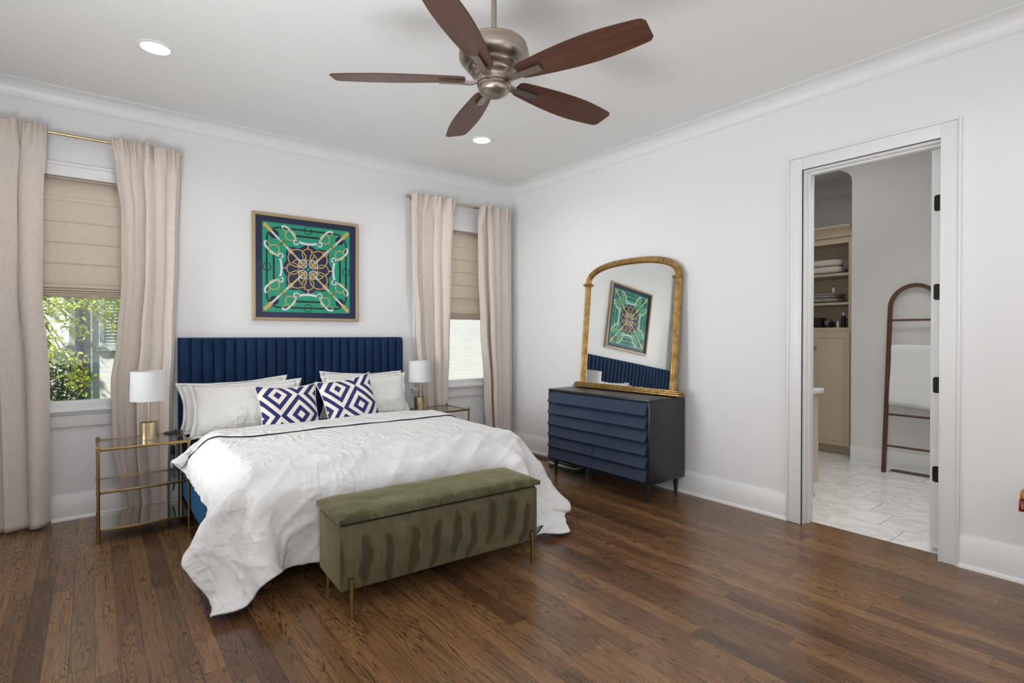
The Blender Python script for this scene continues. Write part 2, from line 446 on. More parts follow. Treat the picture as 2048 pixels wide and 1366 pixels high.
MAT = dict(
    wall=plain('white_wall_paint', (0.80, 0.80, 0.805), 0.6, nscale=140, nbump=0.03),
    ceil=plain('white_ceiling_paint', (0.81, 0.81, 0.805), 0.8, nscale=90, nbump=0.03),
    trim=plain('white_semigloss_trim', (0.80, 0.80, 0.80), 0.35, nscale=30, nbump=0.02),
    bathwall=plain('greige_bathroom_paint', (0.72, 0.71, 0.69), 0.65, nscale=120, nbump=0.03),
    floor=make_floor_wood(),
    tile=make_tile(),
    navy_velvet=make_velvet('navy_velvet', (0.0035, 0.016, 0.050), (0.007, 0.030, 0.088), 0.4, 2.2),
    rail_velvet=make_velvet('lit_blue_velvet', (0.008, 0.065, 0.16), (0.010, 0.075, 0.18), 0.4, 2.2),  # brighter copy of the bed velvet, the lit look is in its colour
    olive=make_velvet('olive_velvet', (0.092, 0.082, 0.043), (0.150, 0.134, 0.076), 0.45, 4.0, stripes=True),
    olive_lid=make_velvet('olive_velvet_lid', (0.056, 0.053, 0.023), (0.135, 0.126, 0.066), 0.5, 6.0),
    duvet=make_linen('white_duvet_cotton', (0.765, 0.76, 0.76), 500, crease=0.40, cscale=4.2, slub=0.02),
    sham=make_linen('ivory_pillow_cotton', (0.785, 0.775, 0.75), 500, crease=0.24, cscale=6.0, slub=0.02),
    navy_piping=plain('navy_piping', (0.010, 0.012, 0.035), 0.7, nscale=200, nbump=0.1),
    curtain=make_linen('beige_curtain_linen', (0.69, 0.62, 0.565), 330, translucent=0.02, slub=0.10),
    roman=make_linen('tan_shade_linen', (0.84, 0.75, 0.66), 300, translucent=0.42, slub=0.10),
    diamonds=make_diamonds(),
    brass=plain('aged_brass', srgb(202, 184, 150), 0.30, 1.0, nscale=30, nbump=0.02, var=0.12),
    brass_dark=plain('antique_brass', srgb(160, 134, 88), 0.33, 1.0, nscale=30, nbump=0.02, var=0.15),
    nickel=plain('brushed_pewter', srgb(164, 154, 144), 0.36, 1.0, nscale=60, nbump=0.02, var=0.08),
    walnut=make_wood('walnut_blade', srgb(98, 64, 50), srgb(68, 42, 33), (0.8, 9, 9), 2.0, 0.34),
    ladder=make_wood('dark_walnut_ladder', srgb(112, 72, 48), srgb(72, 44, 30), (10, 10, 1), 2.0, 0.45),
    gold=make_gold_leaf(),
    mirror=plain('mirror_silver', (0.90, 0.915, 0.89), 0.0, 1.0),
    navy_paint=plain('navy_dresser_paint', (0.018, 0.033, 0.068), 0.30, nscale=9, nbump=0.02, var=0.12),
    navy_side=plain('navy_dresser_side', (0.016, 0.017, 0.024), 0.34, nscale=9, nbump=0.02, var=0.1),  # albedo darkened for the shading on the dresser's right side
    black=plain('black_plastic', (0.008, 0.008, 0.009), 0.4, nscale=50, nbump=0.02),
    iron=plain('black_hinge_metal', (0.012, 0.011, 0.011), 0.45, 0.6, nscale=60, nbump=0.03),
    dark=plain('recess_shade', (0.006, 0.005, 0.005), 0.8, nscale=20, nbump=0.02),  # near-black used as painted shade in gaps and openings
    shade=make_shade_cloth('white_lampshade', (0.86, 0.86, 0.87), 0.3),
    shelf_glass=make_thin_glass('smoked_shelf_glass', (0.985, 0.98, 0.965), 0.8),
    shelf_mirror=plain('shelf_mirror', (0.80, 0.80, 0.75), 0.03, 1.0),
    acrylic=make_thin_glass('clear_acrylic', (0.93, 0.93, 0.90), 1.6),
    print_glass=make_thin_glass('print_glass', (0.99, 0.99, 0.99), 0.12),
    window_glass=make_thin_glass('window_glass', (0.97, 0.985, 0.975), 0.7),
    frame_wood=plain('champagne_frame', srgb(176, 154, 120), 0.4, 0.35, nscale=40, nbump=0.04, var=0.1),
    art_navy=plain('print_navy', srgb(8, 28, 72), 0.35, nscale=12, var=0.25),
    art_green=plain('print_green', srgb(14, 152, 118), 0.45, nscale=8, var=0.06),
    art_white=plain('print_white', srgb(214, 224, 230), 0.45, nscale=20, var=0.05),
    art_gold=plain('print_gold', srgb(206, 172, 92), 0.45, nscale=26, var=0.18),
    art_ink=plain('print_ink', srgb(10, 20, 40), 0.45, nscale=20, var=0.1),
    cabinet=plain('taupe_cabinet_paint', srgb(202, 186, 162), 0.45, nscale=50, nbump=0.02, var=0.03),
    counter=plain('white_quartz', (0.80, 0.79, 0.78), 0.2, nscale=10, var=0.03),
    towel=plain('white_terry', (0.80, 0.80, 0.79), 0.95, nscale=260, nbump=0.6, var=0.04),
    towel_pink=plain('blush_terry', (0.74, 0.66, 0.61), 0.95, nscale=200, nbump=0.5, var=0.05),
    fluffy=plain('grey_fluffy_knit', (0.22, 0.21, 0.19), 0.95, nscale=70, nbump=0.9, var=0.6),
    tray=plain('mottled_grey_cloth', (0.34, 0.31, 0.28), 0.8, nscale=38, nbump=0.5, var=0.65),
    amber=plain('amber_glass', (0.16, 0.08, 0.02), 0.12, nscale=20, var=0.1),
    labelw=plain('white_label', (0.75, 0.75, 0.73), 0.5, nscale=60, var=0.03),
    knob=plain('antique_nickel_knob', srgb(140, 128, 112), 0.25, 1.0, nscale=40, nbump=0.02),
    register=plain('bronze_register', srgb(120, 98, 76), 0.45, 0.5, nscale=40, nbump=0.03),
    oakreg=plain('stained_register_wood', srgb(112, 78, 54), 0.4, nscale=30, var=0.1),
    mat_teal=plain('teal_woven_mat', (0.03, 0.10, 0.09), 0.9, nscale=120, nbump=0.5, var=0.5),
    mat_cream=plain('cream_woven_mat', (0.62, 0.60, 0.54), 0.9, nscale=120, nbump=0.5, var=0.1),
    book_orange=plain('orange_cloth_cover', srgb(176, 104, 28), 0.5, nscale=90, nbump=0.1, var=0.1),
    book_red=plain('red_cloth_cover', srgb(122, 28, 26), 0.5, nscale=90, nbump=0.1, var=0.1),
    book_grey=plain('charcoal_cloth_cover', srgb(40, 42, 44), 0.5, nscale=90, nbump=0.1, var=0.1),
    pages=plain('book_pages', (0.66, 0.62, 0.54), 0.9, nscale=200, nbump=0.3, var=0.08),
    gilt=plain('gilt_stamp', srgb(206, 170, 110), 0.4, 0.5, nscale=50, var=0.1),
    mattress=plain('white_mattress_ticking', (0.78, 0.77, 0.75), 0.9, nscale=80, nbump=0.1, var=0.03),
    brick_white=make_brick('white_painted_brick', (0.78, 0.77, 0.75), (0.64, 0.64, 0.62)),
    brick_shaded=make_brick('shaded_brick', (0.36, 0.42, 0.38), (0.22, 0.27, 0.24)),  # grey-green stands for shade on the pier, put into the brick colour
    shutter=plain('grey_green_shutter', (0.32, 0.40, 0.38), 0.6, nscale=40, nbump=0.05),
    pipe=plain('dark_slate_downspout', (0.022, 0.036, 0.055), 0.45, nscale=40, nbump=0.02),
    lawn=plain('lawn_grass', (0.07, 0.12, 0.03), 0.9, nscale=30, nbump=0.6, var=0.4),
    leaf=make_leaf('spring_leaf', (0.42, 0.56, 0.05), (0.62, 0.66, 0.09)),
    leaf_dark=make_leaf('shrub_leaf', (0.035, 0.08, 0.02), (0.16, 0.25, 0.05)),
    bark=plain('grey_brown_bark', (0.11, 0.08, 0.06), 0.9, nscale=40, nbump=0.5, var=0.3),
    lens=make_emit('downlight_lens', (1.0, 0.965, 0.88), 1.25),
)


# ------------------------------------------------------------------ geometry helpers
class G:
    """collects shapes in one bmesh; every G becomes ONE mesh object"""
    def __init__(self):
        self.bm = bmesh.new()
        self.mi = 0

    def _new(self, geom, mat4=None, smooth=False):
        vs = [g for g in geom if isinstance(g, bmesh.types.BMVert)]
        fs = {f for v in vs for f in v.link_faces}
        for f in fs:
            f.material_index = self.mi
            f.smooth = smooth
        if mat4 is not None:
            bmesh.ops.transform(self.bm, matrix=mat4, verts=vs)
        return vs

    def box(self, a, b, bev=0.0, seg=2, m=None, smooth=False):
        r = bmesh.ops.create_cube(self.bm, size=1.0)
        vs = r['verts']
        for v in vs:
            v.co = Vector(((a[i] + b[i]) / 2 + v.co[i] * (b[i] - a[i]) for i in range(3)))
        if bev > 0:
            es = list({e for v in vs for e in v.link_edges})
            q = bmesh.ops.bevel(self.bm, geom=es, offset=bev, segments=seg, profile=0.5, affect='EDGES')
            vs = list({v for f in q['faces'] for v in f.verts} | {v for v in vs if v.is_valid})
        self._new(vs, m, smooth)
        return self

    def cyl(self, p, q, r, r2=None, n=24, caps=True, smooth=True):
        p, q = Vector(p), Vector(q)
        d = q - p
        res = bmesh.ops.create_cone(self.bm, cap_ends=caps, cap_tris=False, segments=n, radius1=r, radius2=r if r2 is None else r2, depth=d.length)
        M4 = Matrix.Translation((p + q) / 2) @ d.to_track_quat('Z', 'Y').to_matrix().to_4x4()
        vs = self._new(res['verts'], M4, smooth)
        if caps:
            for f in {f for v in vs for f in v.link_faces}:
                if len(f.verts) > 4:
                    f.smooth = False
        return self

    def sph(self, c, r, sc=(1, 1, 1), n=16):
        res = bmesh.ops.create_uvsphere(self.bm, u_segments=n, v_segments=max(6, n // 2), radius=r)
        self._new(res['verts'], Matrix.Translation(c) @ Matrix.Diagonal((*sc, 1)), True)
        return self

    def lathe(self, prof, c=(0, 0, 0), n=48, smooth=True, close=False):
        rows = []
        for r, z in prof:
            if r < 1e-5:
                rows.append([self.bm.verts.new((c[0], c[1], c[2] + z))])
            else:
                rows.append([self.bm.verts.new((c[0] + r * math.cos(2 * PI * i / n), c[1] + r * math.sin(2 * PI * i / n), c[2] + z)) for i in range(n)])
        pairs = list(zip(rows, rows[1:])) + ([(rows[-1], rows[0])] if close else [])
        for A, B in pairs:
            for i in range(n):
                j = (i + 1) % n
                vs = []
                for v in (A[i % len(A)], A[j % len(A)], B[j % len(B)], B[i % len(B)]):
                    if v not in vs:
                        vs.append(v)
                if len(vs) > 2:
                    f = self.bm.faces.new(vs)
                    f.smooth = smooth
                    f.material_index = self.mi
        return self

    def sweep(self, path, prof, up=(0, 0, 1), closed=False, caps=True, smooth=True, ups=None, pclosed=True):
        """sweep a profile (list of (side, up) points) along a path"""
        n = len(path)
        P = [Vector(p) for p in path]
        rings = []
        for i in range(n):
            a = P[i - 1] if (i > 0 or closed) else P[i]
            b = P[(i + 1) % n] if (i < n - 1 or closed) else P[i]
            d = (b - a).normalized()
            u0 = Vector(ups[i]) if ups else Vector(up)
            s = d.cross(u0)
            if s.length < 1e-6:
                s = d.cross(Vector((0, 1, 0)))
            s.normalize()
            u = s.cross(d)
            rings.append([self.bm.verts.new(P[i] + s * x + u * y) for x, y in prof])
        k = len(prof)
        rng = range(n if closed else n - 1)
        for i in rng:
            A, B = rings[i], rings[(i + 1) % n]
            for j in range(k if pclosed else k - 1):
                f = self.bm.faces.new((A[j], B[j], B[(j + 1) % k], A[(j + 1) % k]))
                f.smooth = smooth
                f.material_index = self.mi
        if caps and not closed and pclosed:
            for R in (rings[0][::-1], rings[-1]):
                f = self.bm.faces.new(R)
                f.material_index = self.mi
        return self

    def tube(self, path, r, n=8, closed=False, up=(0, 0, 1)):
        prof = [(r * math.cos(2 * PI * i / n), r * math.sin(2 * PI * i / n)) for i in range(n)]
        return self.sweep(path, prof, up=up, closed=closed)

    def grid(self, pts, smooth=True, uv=None, wrap=False, flip=False):
        """pts[j][i]; uv(i,j)->(u,v)"""
        NJ, NI = len(pts), len(pts[0])
        V = [[self.bm.verts.new(p) for p in row] for row in pts]
        lay = self.bm.loops.layers.uv.verify() if uv else None
        for j in range(NJ - 1):
            for i in range(NI if wrap else NI - 1):
                q = [(j, i), (j, (i + 1) % NI), (j + 1, (i + 1) % NI), (j + 1, i)]
                if flip:
                    q = q[::-1]
                f = self.bm.faces.new([V[a][b] for a, b in q])
                f.smooth = smooth
                f.material_index = self.mi
                if lay:
                    for lp, (a, b) in zip(f.loops, q):
                        lp[lay].uv = uv(b, a)
        return V

    def poly(self, pts, off=None):
        """flat polygon; with off it becomes a prism"""
        vs = [self.bm.verts.new(p) for p in pts]
        f = self.bm.faces.new(vs)
        f.material_index = self.mi
        if off is not None:
            r = bmesh.ops.extrude_face_region(self.bm, geom=[f])
            ev = [g for g in r['geom'] if isinstance(g, bmesh.types.BMVert)]
            bmesh.ops.translate(self.bm, vec=Vector(off), verts=ev)
            for g in ev:
                for ff in g.link_faces:
                    ff.material_index = self.mi
        return self

    def obj(self, name, mats, parent=None, local=False, normals=True, sharp=35):
        me = bpy.data.meshes.new(name)
        if parent is not None and not local:
            inv = world_of(parent).inverted()
            bmesh.ops.transform(self.bm, matrix=inv, verts=self.bm.verts)
        if normals:
            bmesh.ops.recalc_face_normals(self.bm, faces=self.bm.faces)
        self.bm.to_mesh(me)
        self.bm.free()
        if sharp:
            me.set_sharp_from_angle(angle=math.radians(sharp))
        for m in (mats if isinstance(mats, (list, tuple)) else [mats]):
            me.materials.append(MAT[m] if isinstance(m, str) else m)
        o = bpy.data.objects.new(name, me)
        COL.objects.link(o)
        o.parent = parent
        return o


def world_of(o):
    m = Matrix.LocRotScale(o.location, o.rotation_euler, o.scale)
    return world_of(o.parent) @ m if o.parent else m


def thing(name, label, cat, loc=(0, 0, 0), rot=(0, 0, 0), group=None):
    o = bpy.data.objects.new(name, None)
    o.empty_display_size = 0.05
    COL.objects.link(o)
    o.location = loc
    o.rotation_euler = rot
    tag(o, label, cat, group)
    return o


def tag(o, label, cat, group=None, kind=None):
    o['label'] = label
    o['category'] = cat
    if group:
        o['group'] = group
    if kind:
        o['kind'] = kind
    return o


def struct(o, label=None):
    o['kind'] = 'structure'
    if label:
        o['label'] = label
    return o


def copy_tree(o, parent=None):
    c = o.copy()
    COL.objects.link(c)
    c.parent = parent
    for ch in [k for k in bpy.data.objects if k.parent == o]:
        copy_tree(ch, c)
    return c

# ------------------------------------------------------------------ room shell
RX0, RY0, ZC = -4.81, -5.83, 3.01      # left wall, rear wall, ceiling
TH = 0.13                              # wall thickness
DOOR = (-4.008, -3.247, 2.44)          # y from, y to, top
WIN = {1: (-4.40, -3.50, 0.80, 2.42), 2: (-1.18, -0.28, 0.78, 2.43)}


def holed(axis, span, zspan, d0, d1, holes):
    """wall slab built from boxes around rectangular openings; axis: direction of its length"""
    g = G()
    cuts = sorted({span[0], span[1], *[h[0] for h in holes], *[h[1] for h in holes]})
    for a, b in zip(cuts, cuts[1:]):
        hs = [h for h in holes if h[0] <= a + 1e-6 and h[1] >= b - 1e-6]
        zs = [zspan[0]]
        for h in hs:
            zs += [h[2], h[3]]
        zs.append(zspan[1])
        for z0, z1 in zip(zs[::2], zs[1::2]):
            if z1 - z0 > 1e-4:
                if axis == 'x':
                    g.box((a, d0, z0), (b, d1, z1))
                else:
                    g.box((d0, a, z0), (d1, b, z1))
    bmesh.ops.remove_doubles(g.bm, verts=g.bm.verts, dist=1e-5)
    return g


struct(holed('x', (RX0 - TH, 0.0), (-0.05, 3.15), 0.0, TH, [WIN[1], WIN[2]]).obj('wall_back', 'wall'))
struct(holed('y', (RY0, TH), (-0.05, 3.42), 0.0, TH, [(DOOR[0], DOOR[1], -0.05, DOOR[2])]).obj('wall_right', 'wall'))
struct(G().box((RX0 - TH, RY0, -0.05), (RX0, 0.0, 3.15)).obj('wall_left', 'wall'))
struct(G().box((RX0 - TH, RY0 - TH, -0.05), (TH, RY0, 3.15)).obj('wall_rear', 'wall'))
struct(G().box((RX0 - TH, RY0 - TH, -0.10), (0.095, TH, 0.0)).obj('floor', 'floor'))

# ceiling with four round cut-outs for the downlights is one slab; the cans sit just under it
struct(G().box((RX0, RY0, ZC), (0.0, 0.0, ZC + 0.12)).obj('ceiling', 'ceil'))

# cove crown moulding
def cove():
    pr = [(0.0, -0.108), (0.006, -0.108), (0.006, -0.100)]
    for k in range(9):
        a = PI / 2 * k / 8
        pr.append((0.010 + 0.085 * (1 - math.cos(a)), -0.098 + 0.090 * math.sin(a)))
    pr += [(0.100, -0.006), (0.106, -0.006), (0.106, 0.0), (0.0, 0.0)]
    return pr


cp = cove()
g = G()
ring = [(RX0, RY0), (0, RY0), (0, 0), (RX0, 0)]
sgn = [(1, 1), (-1, 1), (-1, -1), (1, -1)]
loops = [[g.bm.verts.new((cx + sx * d, cy + sy * d, ZC + z)) for d, z in cp] for (cx, cy), (sx, sy) in zip(ring, sgn)]
for i in range(4):
    A, B = loops[i], loops[(i + 1) % 4]
    for j in range(len(cp) - 1):
        f = g.bm.faces.new((A[j], B[j], B[j + 1], A[j + 1])); f.smooth = True
struct(g.obj('trim_1', 'trim', sharp=40), 'white cove crown moulding around the ceiling')


def baseboard(name, axis, spans, face, sign, z1=0.178):
    g = G()
    for a, b in spans:
        pr = [(0, 0.0), (0.030, 0.0), (0.030, 0.010), (0.024, 0.020), (0.016, 0.024), (0.016, z1 - 0.012), (0.012, z1 - 0.006), (0.011, z1), (0, z1)]
        R = []
        for t in (a, b):
            R.append([g.bm.verts.new((t, face + sign * d, z) if axis == 'x' else (face + sign * d, t, z)) for d, z in pr])
        for j in range(len(pr)):
            k = (j + 1) % len(pr)
            g.bm.faces.new((R[0][j], R[1][j], R[1][k], R[0][k]))
        g.bm.faces.new(R[0]); g.bm.faces.new(R[1])
    return struct(g.obj(name, 'trim'))


baseboard('baseboard_back', 'x', [(RX0, 0.0)], 0.0, -1)
baseboard('baseboard_right', 'y', [(-3.162, 0.0), (RY0, -4.088)], 0.0, -1)
baseboard('baseboard_left', 'y', [(RY0, 0.0)], RX0, 1)

# ---- windows: casing, sash, glass, sill, apron
for n, (x0, x1, z0, z1) in WIN.items():
    w = struct(thing('window_%d' % n, '', '', ((x0 + x1) / 2, 0.0, z0)))
    for k in ('label', 'category'):
        del w[k]
    g = G()
    cz = z1 + 0.075
    g.box((x0 - 0.10, -0.020, z0 - 0.01), (x0, 0.0, cz), 0.003)
    g.box((x1, -0.020, z0 - 0.01), (x1 + 0.10, 0.0, cz), 0.003)
    g.box((x0, -0.020, z1), (x1, 0.0, cz), 0.003)
    g.box((x0 - 0.11, -0.026, cz), (x1 + 0.11, 0.0, cz + 0.022), 0.004)
    g.obj('casing', 'trim', w)
    g = G()
    g.box((x0 - 0.13, -0.050, z0 - 0.040), (x1 + 0.13, 0.045, z0 - 0.012), 0.007, 3)
    g.box((x0 - 0.115, -0.034, z0 - 0.058), (x1 + 0.115, 0.0, z0 - 0.040), 0.006, 3)
    g.obj('sill', 'trim', w)
    G().box((x0 - 0.10, -0.018, z0 - 0.145), (x1 + 0.10, 0.0, z0 - 0.058), 0.003).obj('apron', 'trim', w)
    g = G()
    for a, b in (((x0, 0.03, z0 - 0.012), (x0 + 0.05, 0.10, z1)), ((x1 - 0.05, 0.03, z0 - 0.012), (x1, 0.10, z1)),
                 ((x0 + 0.05, 0.03, z0 - 0.012), (x1 - 0.05, 0.10, z0 + 0.035)), ((x0 + 0.05, 0.03, z1 - 0.05), (x1 - 0.05, 0.10, z1)),
                 ((x0 + 0.05, 0.05, 1.66), (x1 - 0.05, 0.09, 1.705))):
        g.box(a, b, 0.004)
    g.obj('sash', 'trim', w)
    G().box((x0 + 0.045, 0.066, z0 + 0.03), (x1 - 0.045, 0.072, z1 - 0.045)).obj('glass', 'window_glass', w)

# made-up casings on the two unseen walls, added around the fill lights
def fill_casing(n, axis, c, w, z0, z1, face, sgn):
    g = G()
    for (a0, a1, b0, b1, d) in ((c - w / 2 - 0.10, c - w / 2, z0 - 0.02, z1 + 0.10, 0.02), (c + w / 2, c + w / 2 + 0.10, z0 - 0.02, z1 + 0.10, 0.02),
                                (c - w / 2, c + w / 2, z1, z1 + 0.10, 0.02), (c - w / 2 - 0.13, c + w / 2 + 0.13, z0 - 0.045, z0 - 0.02, 0.05),
                                (c - w / 2 - 0.10, c + w / 2 + 0.10, z0 - 0.14, z0 - 0.045, 0.02)):
        f0, f1 = sorted((face, face + sgn * d))
        g.box((a0, f0, b0) if axis == 'x' else (f0, a0, b0), (a1, f1, b1) if axis == 'x' else (f1, a1, b1), 0.003)
    struct(g.obj('window_%d' % n, 'trim'))  # no window here, only an added frame around a fill light


fill_casing(3, 'y', -1.3, 1.24, 0.68, 2.12, RX0, 1)
fill_casing(4, 'y', -4.85, 1.54, 0.58, 2.62, RX0, 1)
fill_casing(5, 'x', -1.3, 2.04, 0.83, 2.67, RY0, 1)
fill_casing(6, 'x', -3.6, 1.84, 0.83, 2.67, RY0, 1)

# ---- doorway casing and open door
g = G()
y0, y1, zt = DOOR
CW = 0.082
g.box((-0.020, y0 - CW, 0), (0.0, y0, zt + CW), 0.002)
g.box((-0.020, y1, 0), (0.0, y1 + CW, zt + CW), 0.002)
g.box((-0.020, y0, zt), (0.0, y1, zt + CW), 0.002)
g.box((-0.034, y0 - CW - 0.012, 0), (0.0, y0 - CW, zt + CW + 0.012), 0.003)      # backband
g.box((-0.034, y1 + CW, 0), (0.0, y1 + CW + 0.012, zt + CW + 0.012), 0.003)
g.box((-0.034, y0 - CW, zt + CW), (0.0, y1 + CW, zt + CW + 0.012), 0.003)
g.box((-0.026, y1, 0), (0.0, y1 + 0.008, zt), 0.002)
g.box((-0.026, y0 - 0.008, 0), (0.0, y0, zt), 0.002)
g.box((-0.026, y0, zt), (0.0, y1, zt + 0.008), 0.002)
struct(g.obj('trim_2', 'trim'), 'white door casing around the bathroom doorway')
g = G()
g.box((0.0, y1 - 0.016, 0), (TH + 0.004, y1, zt), 0.001)
g.box((0.0, y0 - 0.0, 0), (TH + 0.004, y0 + 0.004, zt), 0.001)
g.box((0.0, y0 + 0.004, zt - 0.016), (TH + 0.004, y1 - 0.016, zt), 0.001)
g.box((0.04, y1 - 0.028, 0), (0.085, y1 - 0.016, zt - 0.016), 0.002)           # door stops
g.box((0.04, y0 + 0.004, zt - 0.028), (0.085, y1 - 0.028, zt - 0.016), 0.002)
struct(g.obj('trim_3', 'trim'), 'white door jamb with stop moulding')
d = struct(thing('door_1', '', '', (TH + 0.006, -3.978, 0.02)))
del d['category']
d['label'] = 'white door swung open into the bathroom, seen edge on'
g = G()
dx0, dx1, dy0, dy1 = TH + 0.008, 0.90, -3.972, -3.928
g.box((dx0, dy0, 0.02), (dx1, dy1, zt - 0.02), 0.002)
for zz in ((0.25, 1.0), (1.15, 2.25)):
    g.box((dx0 + 0.13, dy1 - 0.001, zz[0]), (dx1 - 0.13, dy1 + 0.004, zz[1]), 0.004)
g.obj('door_slab', 'trim', d)
for zz in (2.10, 1.566, 1.006, 0.468):
    g = G()
    hw, hh = 0.036, 0.048
    pts = []
    for (cy, cz, a0) in ((-3.958 - 0.014, zz + hh - 0.014, 0), (-3.958 - 0.014, zz - hh + 0.014, -90)):
        pass
    yl, yr = -3.942, -3.970
    r = 0.013
    out = []
    for k in range(7):
        a = PI / 2 * k / 6
        out.append((dx0 - 0.0005, yl - r + r * math.cos(a), zz + hh - r + r * math.sin(a)))
    out += [(dx0 - 0.0005, yr, zz + hh), (dx0 - 0.0005, yr, zz - hh)]
    for k in range(7):
        a = -PI / 2 + PI / 2 * k / 6
        out.append((dx0 - 0.0005, yl - r + r * math.cos(a), zz - hh + r + r * math.sin(a)))
    g.poly(out, (-0.003, 0, 0))
    g.cyl((dx0 - 0.004, -3.975, zz - hh), (dx0 - 0.004, -3.975, zz + hh), 0.0045, n=12)
    g.obj('hinge', 'iron', d)['label'] = 'black rounded hinge leaf'
# lever knob on the far side of the door
G().cyl((dx1 - 0.07, dy1, 0.98), (dx1 - 0.07, dy1 + 0.05, 0.98), 0.011).sph((dx1 - 0.07, dy1 + 0.065, 0.98), 0.028).obj('door_knob', 'iron', d)

# ------------------------------------------------------------------ bathroom shell
BX, AX = 2.27, 3.18
BZ = 3.30
struct(G().box((0.095, -5.2, -0.10), (AX + 0.1, -0.9, 0.0)).obj('floor_bathroom', 'tile'))
g = G()
g.box((BX, -5.2, -0.02), (BX + 0.12, -2.752, BZ))
# arched opening beside the ladder wall
ya, yb = -2.752, -1.55
hc = (ya + yb) / 2; ha = (yb - ya) / 2
arch = [(BX, ya, BZ), (BX, ya, 2.88)] + [(BX, hc - ha * math.cos(PI * k / 20), 2.88 + 0.215 * math.sin(PI * k / 20) ** 0.8) for k in range(1, 20)] + [(BX, yb, 2.88), (BX, yb, BZ)]
g.poly(arch, (0.12, 0, 0))
g.box((BX, yb, -0.02), (BX + 0.12, -0.9, BZ))
struct(g.obj('wall_bathroom_far', 'bathwall'))
struct(G().box((BX + 0.12, -2.84, -0.02), (AX, -2.752, 3.10)).obj('wall_alcove_right', 'bathwall'))
struct(G().box((AX, -2.84, -0.02), (AX + 0.1, -0.9, 3.10)).obj('wall_alcove_back', 'bathwall'))
struct(G().box((BX + 0.12, -2.752, 3.10), (AX, -0.9, 3.2)).obj('ceiling_alcove', 'ceil'))
struct(G().box((TH, -5.2, BZ), (BX + 0.12, -0.9, BZ + 0.1)).obj('ceiling_bathroom', 'ceil'))
struct(G().box((TH, -0.9, -0.02), (AX + 0.1, -0.8, 3.4)).obj('wall_bathroom_left', 'bathwall'))
struct(G().box((TH, -5.3, -0.02), (BX + 0.12, -5.2, 3.4)).obj('wall_bathroom_right', 'bathwall'))
g = G()
g.box((BX - 0.016, -5.2, 0), (BX, -2.752, 0.175), 0.003)
g.box((BX - 0.030, -5.2, 0), (BX - 0.016, -2.752, 0.022), 0.004)
struct(g.obj('baseboard_bathroom', 'trim'))
# small crown on the alcove wall
pr = cove()
g = G()
for t in (-2.75, -0.9):
    pass
A = [g.bm.verts.new((AX - d_ * 1.15, -2.752, 3.10 + z_ * 1.2)) for d_, z_ in pr]
B = [g.bm.verts.new((AX - d_ * 1.15, -0.9, 3.10 + z_ * 1.2)) for d_, z_ in pr]
for j in range(len(pr) - 1):
    f = g.bm.faces.new((A[j], B[j], B[j + 1], A[j + 1])); f.smooth = True
struct(g.obj('trim_4', 'trim', sharp=40), 'crown moulding above the bathroom cabinet')

# ------------------------------------------------------------------ linen cabinet in the alcove
CX = 2.55
cb = thing('linen_cabinet', 'tall taupe built-in cabinet with open shelves above two doors', 'cabinet', (CX + 0.3, -2.1, 0))
cy0, cy1 = -2.672, -1.60
g = G()
g.box((CX, cy0, 0.095), (CX + 0.58, cy0 + 0.018, 2.37))
g.box((CX, cy1 - 0.018, 0.095), (CX + 0.58, cy1, 2.37))
g.box((CX + 0.40, cy0 + 0.018, 1.386), (CX + 0.418, cy1 - 0.018, 2.37))
g.box((CX, cy0 + 0.018, 2.355), (CX + 0.58, cy1 - 0.018, 2.37))
g.box((CX + 0.07, cy0 + 0.01, 0.0), (CX + 0.56, cy1 - 0.01, 0.095))
g.box((CX, cy0 + 0.018, 1.362), (CX + 0.58, cy1 - 0.018, 1.386))
g.obj('carcass', 'cabinet', cb)
g = G()
g.box((CX - 0.018, cy0, 0.095), (CX, cy0 + 0.042, 2.37), 0.002)
g.box((CX - 0.018, cy1 - 0.042, 0.095), (CX, cy1, 2.37), 0.002)
g.box((CX - 0.018, cy0 + 0.042, 2.30), (CX, cy1 - 0.042, 2.37), 0.002)
g.box((CX - 0.018, cy0 + 0.042, 1.33), (CX, cy1 - 0.042, 1.386), 0.002)
g.obj('face_frame', 'cabinet', cb)
g = G()
pr = [(0, 0), (0.02, 0), (0.022, 0.02), (0.03, 0.035), (0.05, 0.075), (0.075, 0.095), (0.08, 0.12), (0, 0.12)]
A = [g.bm.verts.new((CX - 0.018 - p_, cy0 - 0.0, 2.37 + z_)) for p_, z_ in pr]
B = [g.bm.verts.new((CX - 0.018 - p_, cy1, 2.37 + z_)) for p_, z_ in pr]
for j in range(len(pr)):
    k = (j + 1) % len(pr)
    g.bm.faces.new((A[j], B[j], B[k], A[k]))
g.bm.faces.new(A); g.bm.faces.new(B)
g.box((CX - 0.018, cy0, 2.37), (CX + 0.58, cy1, 2.485))
g.obj('cornice', 'cabinet', cb)
for zs in (1.981, 1.662):
    G().box((CX + 0.004, cy0 + 0.018, zs - 0.026), (CX + 0.40, cy1 - 0.018, zs), 0.002).obj('shelf', 'cabinet', cb)
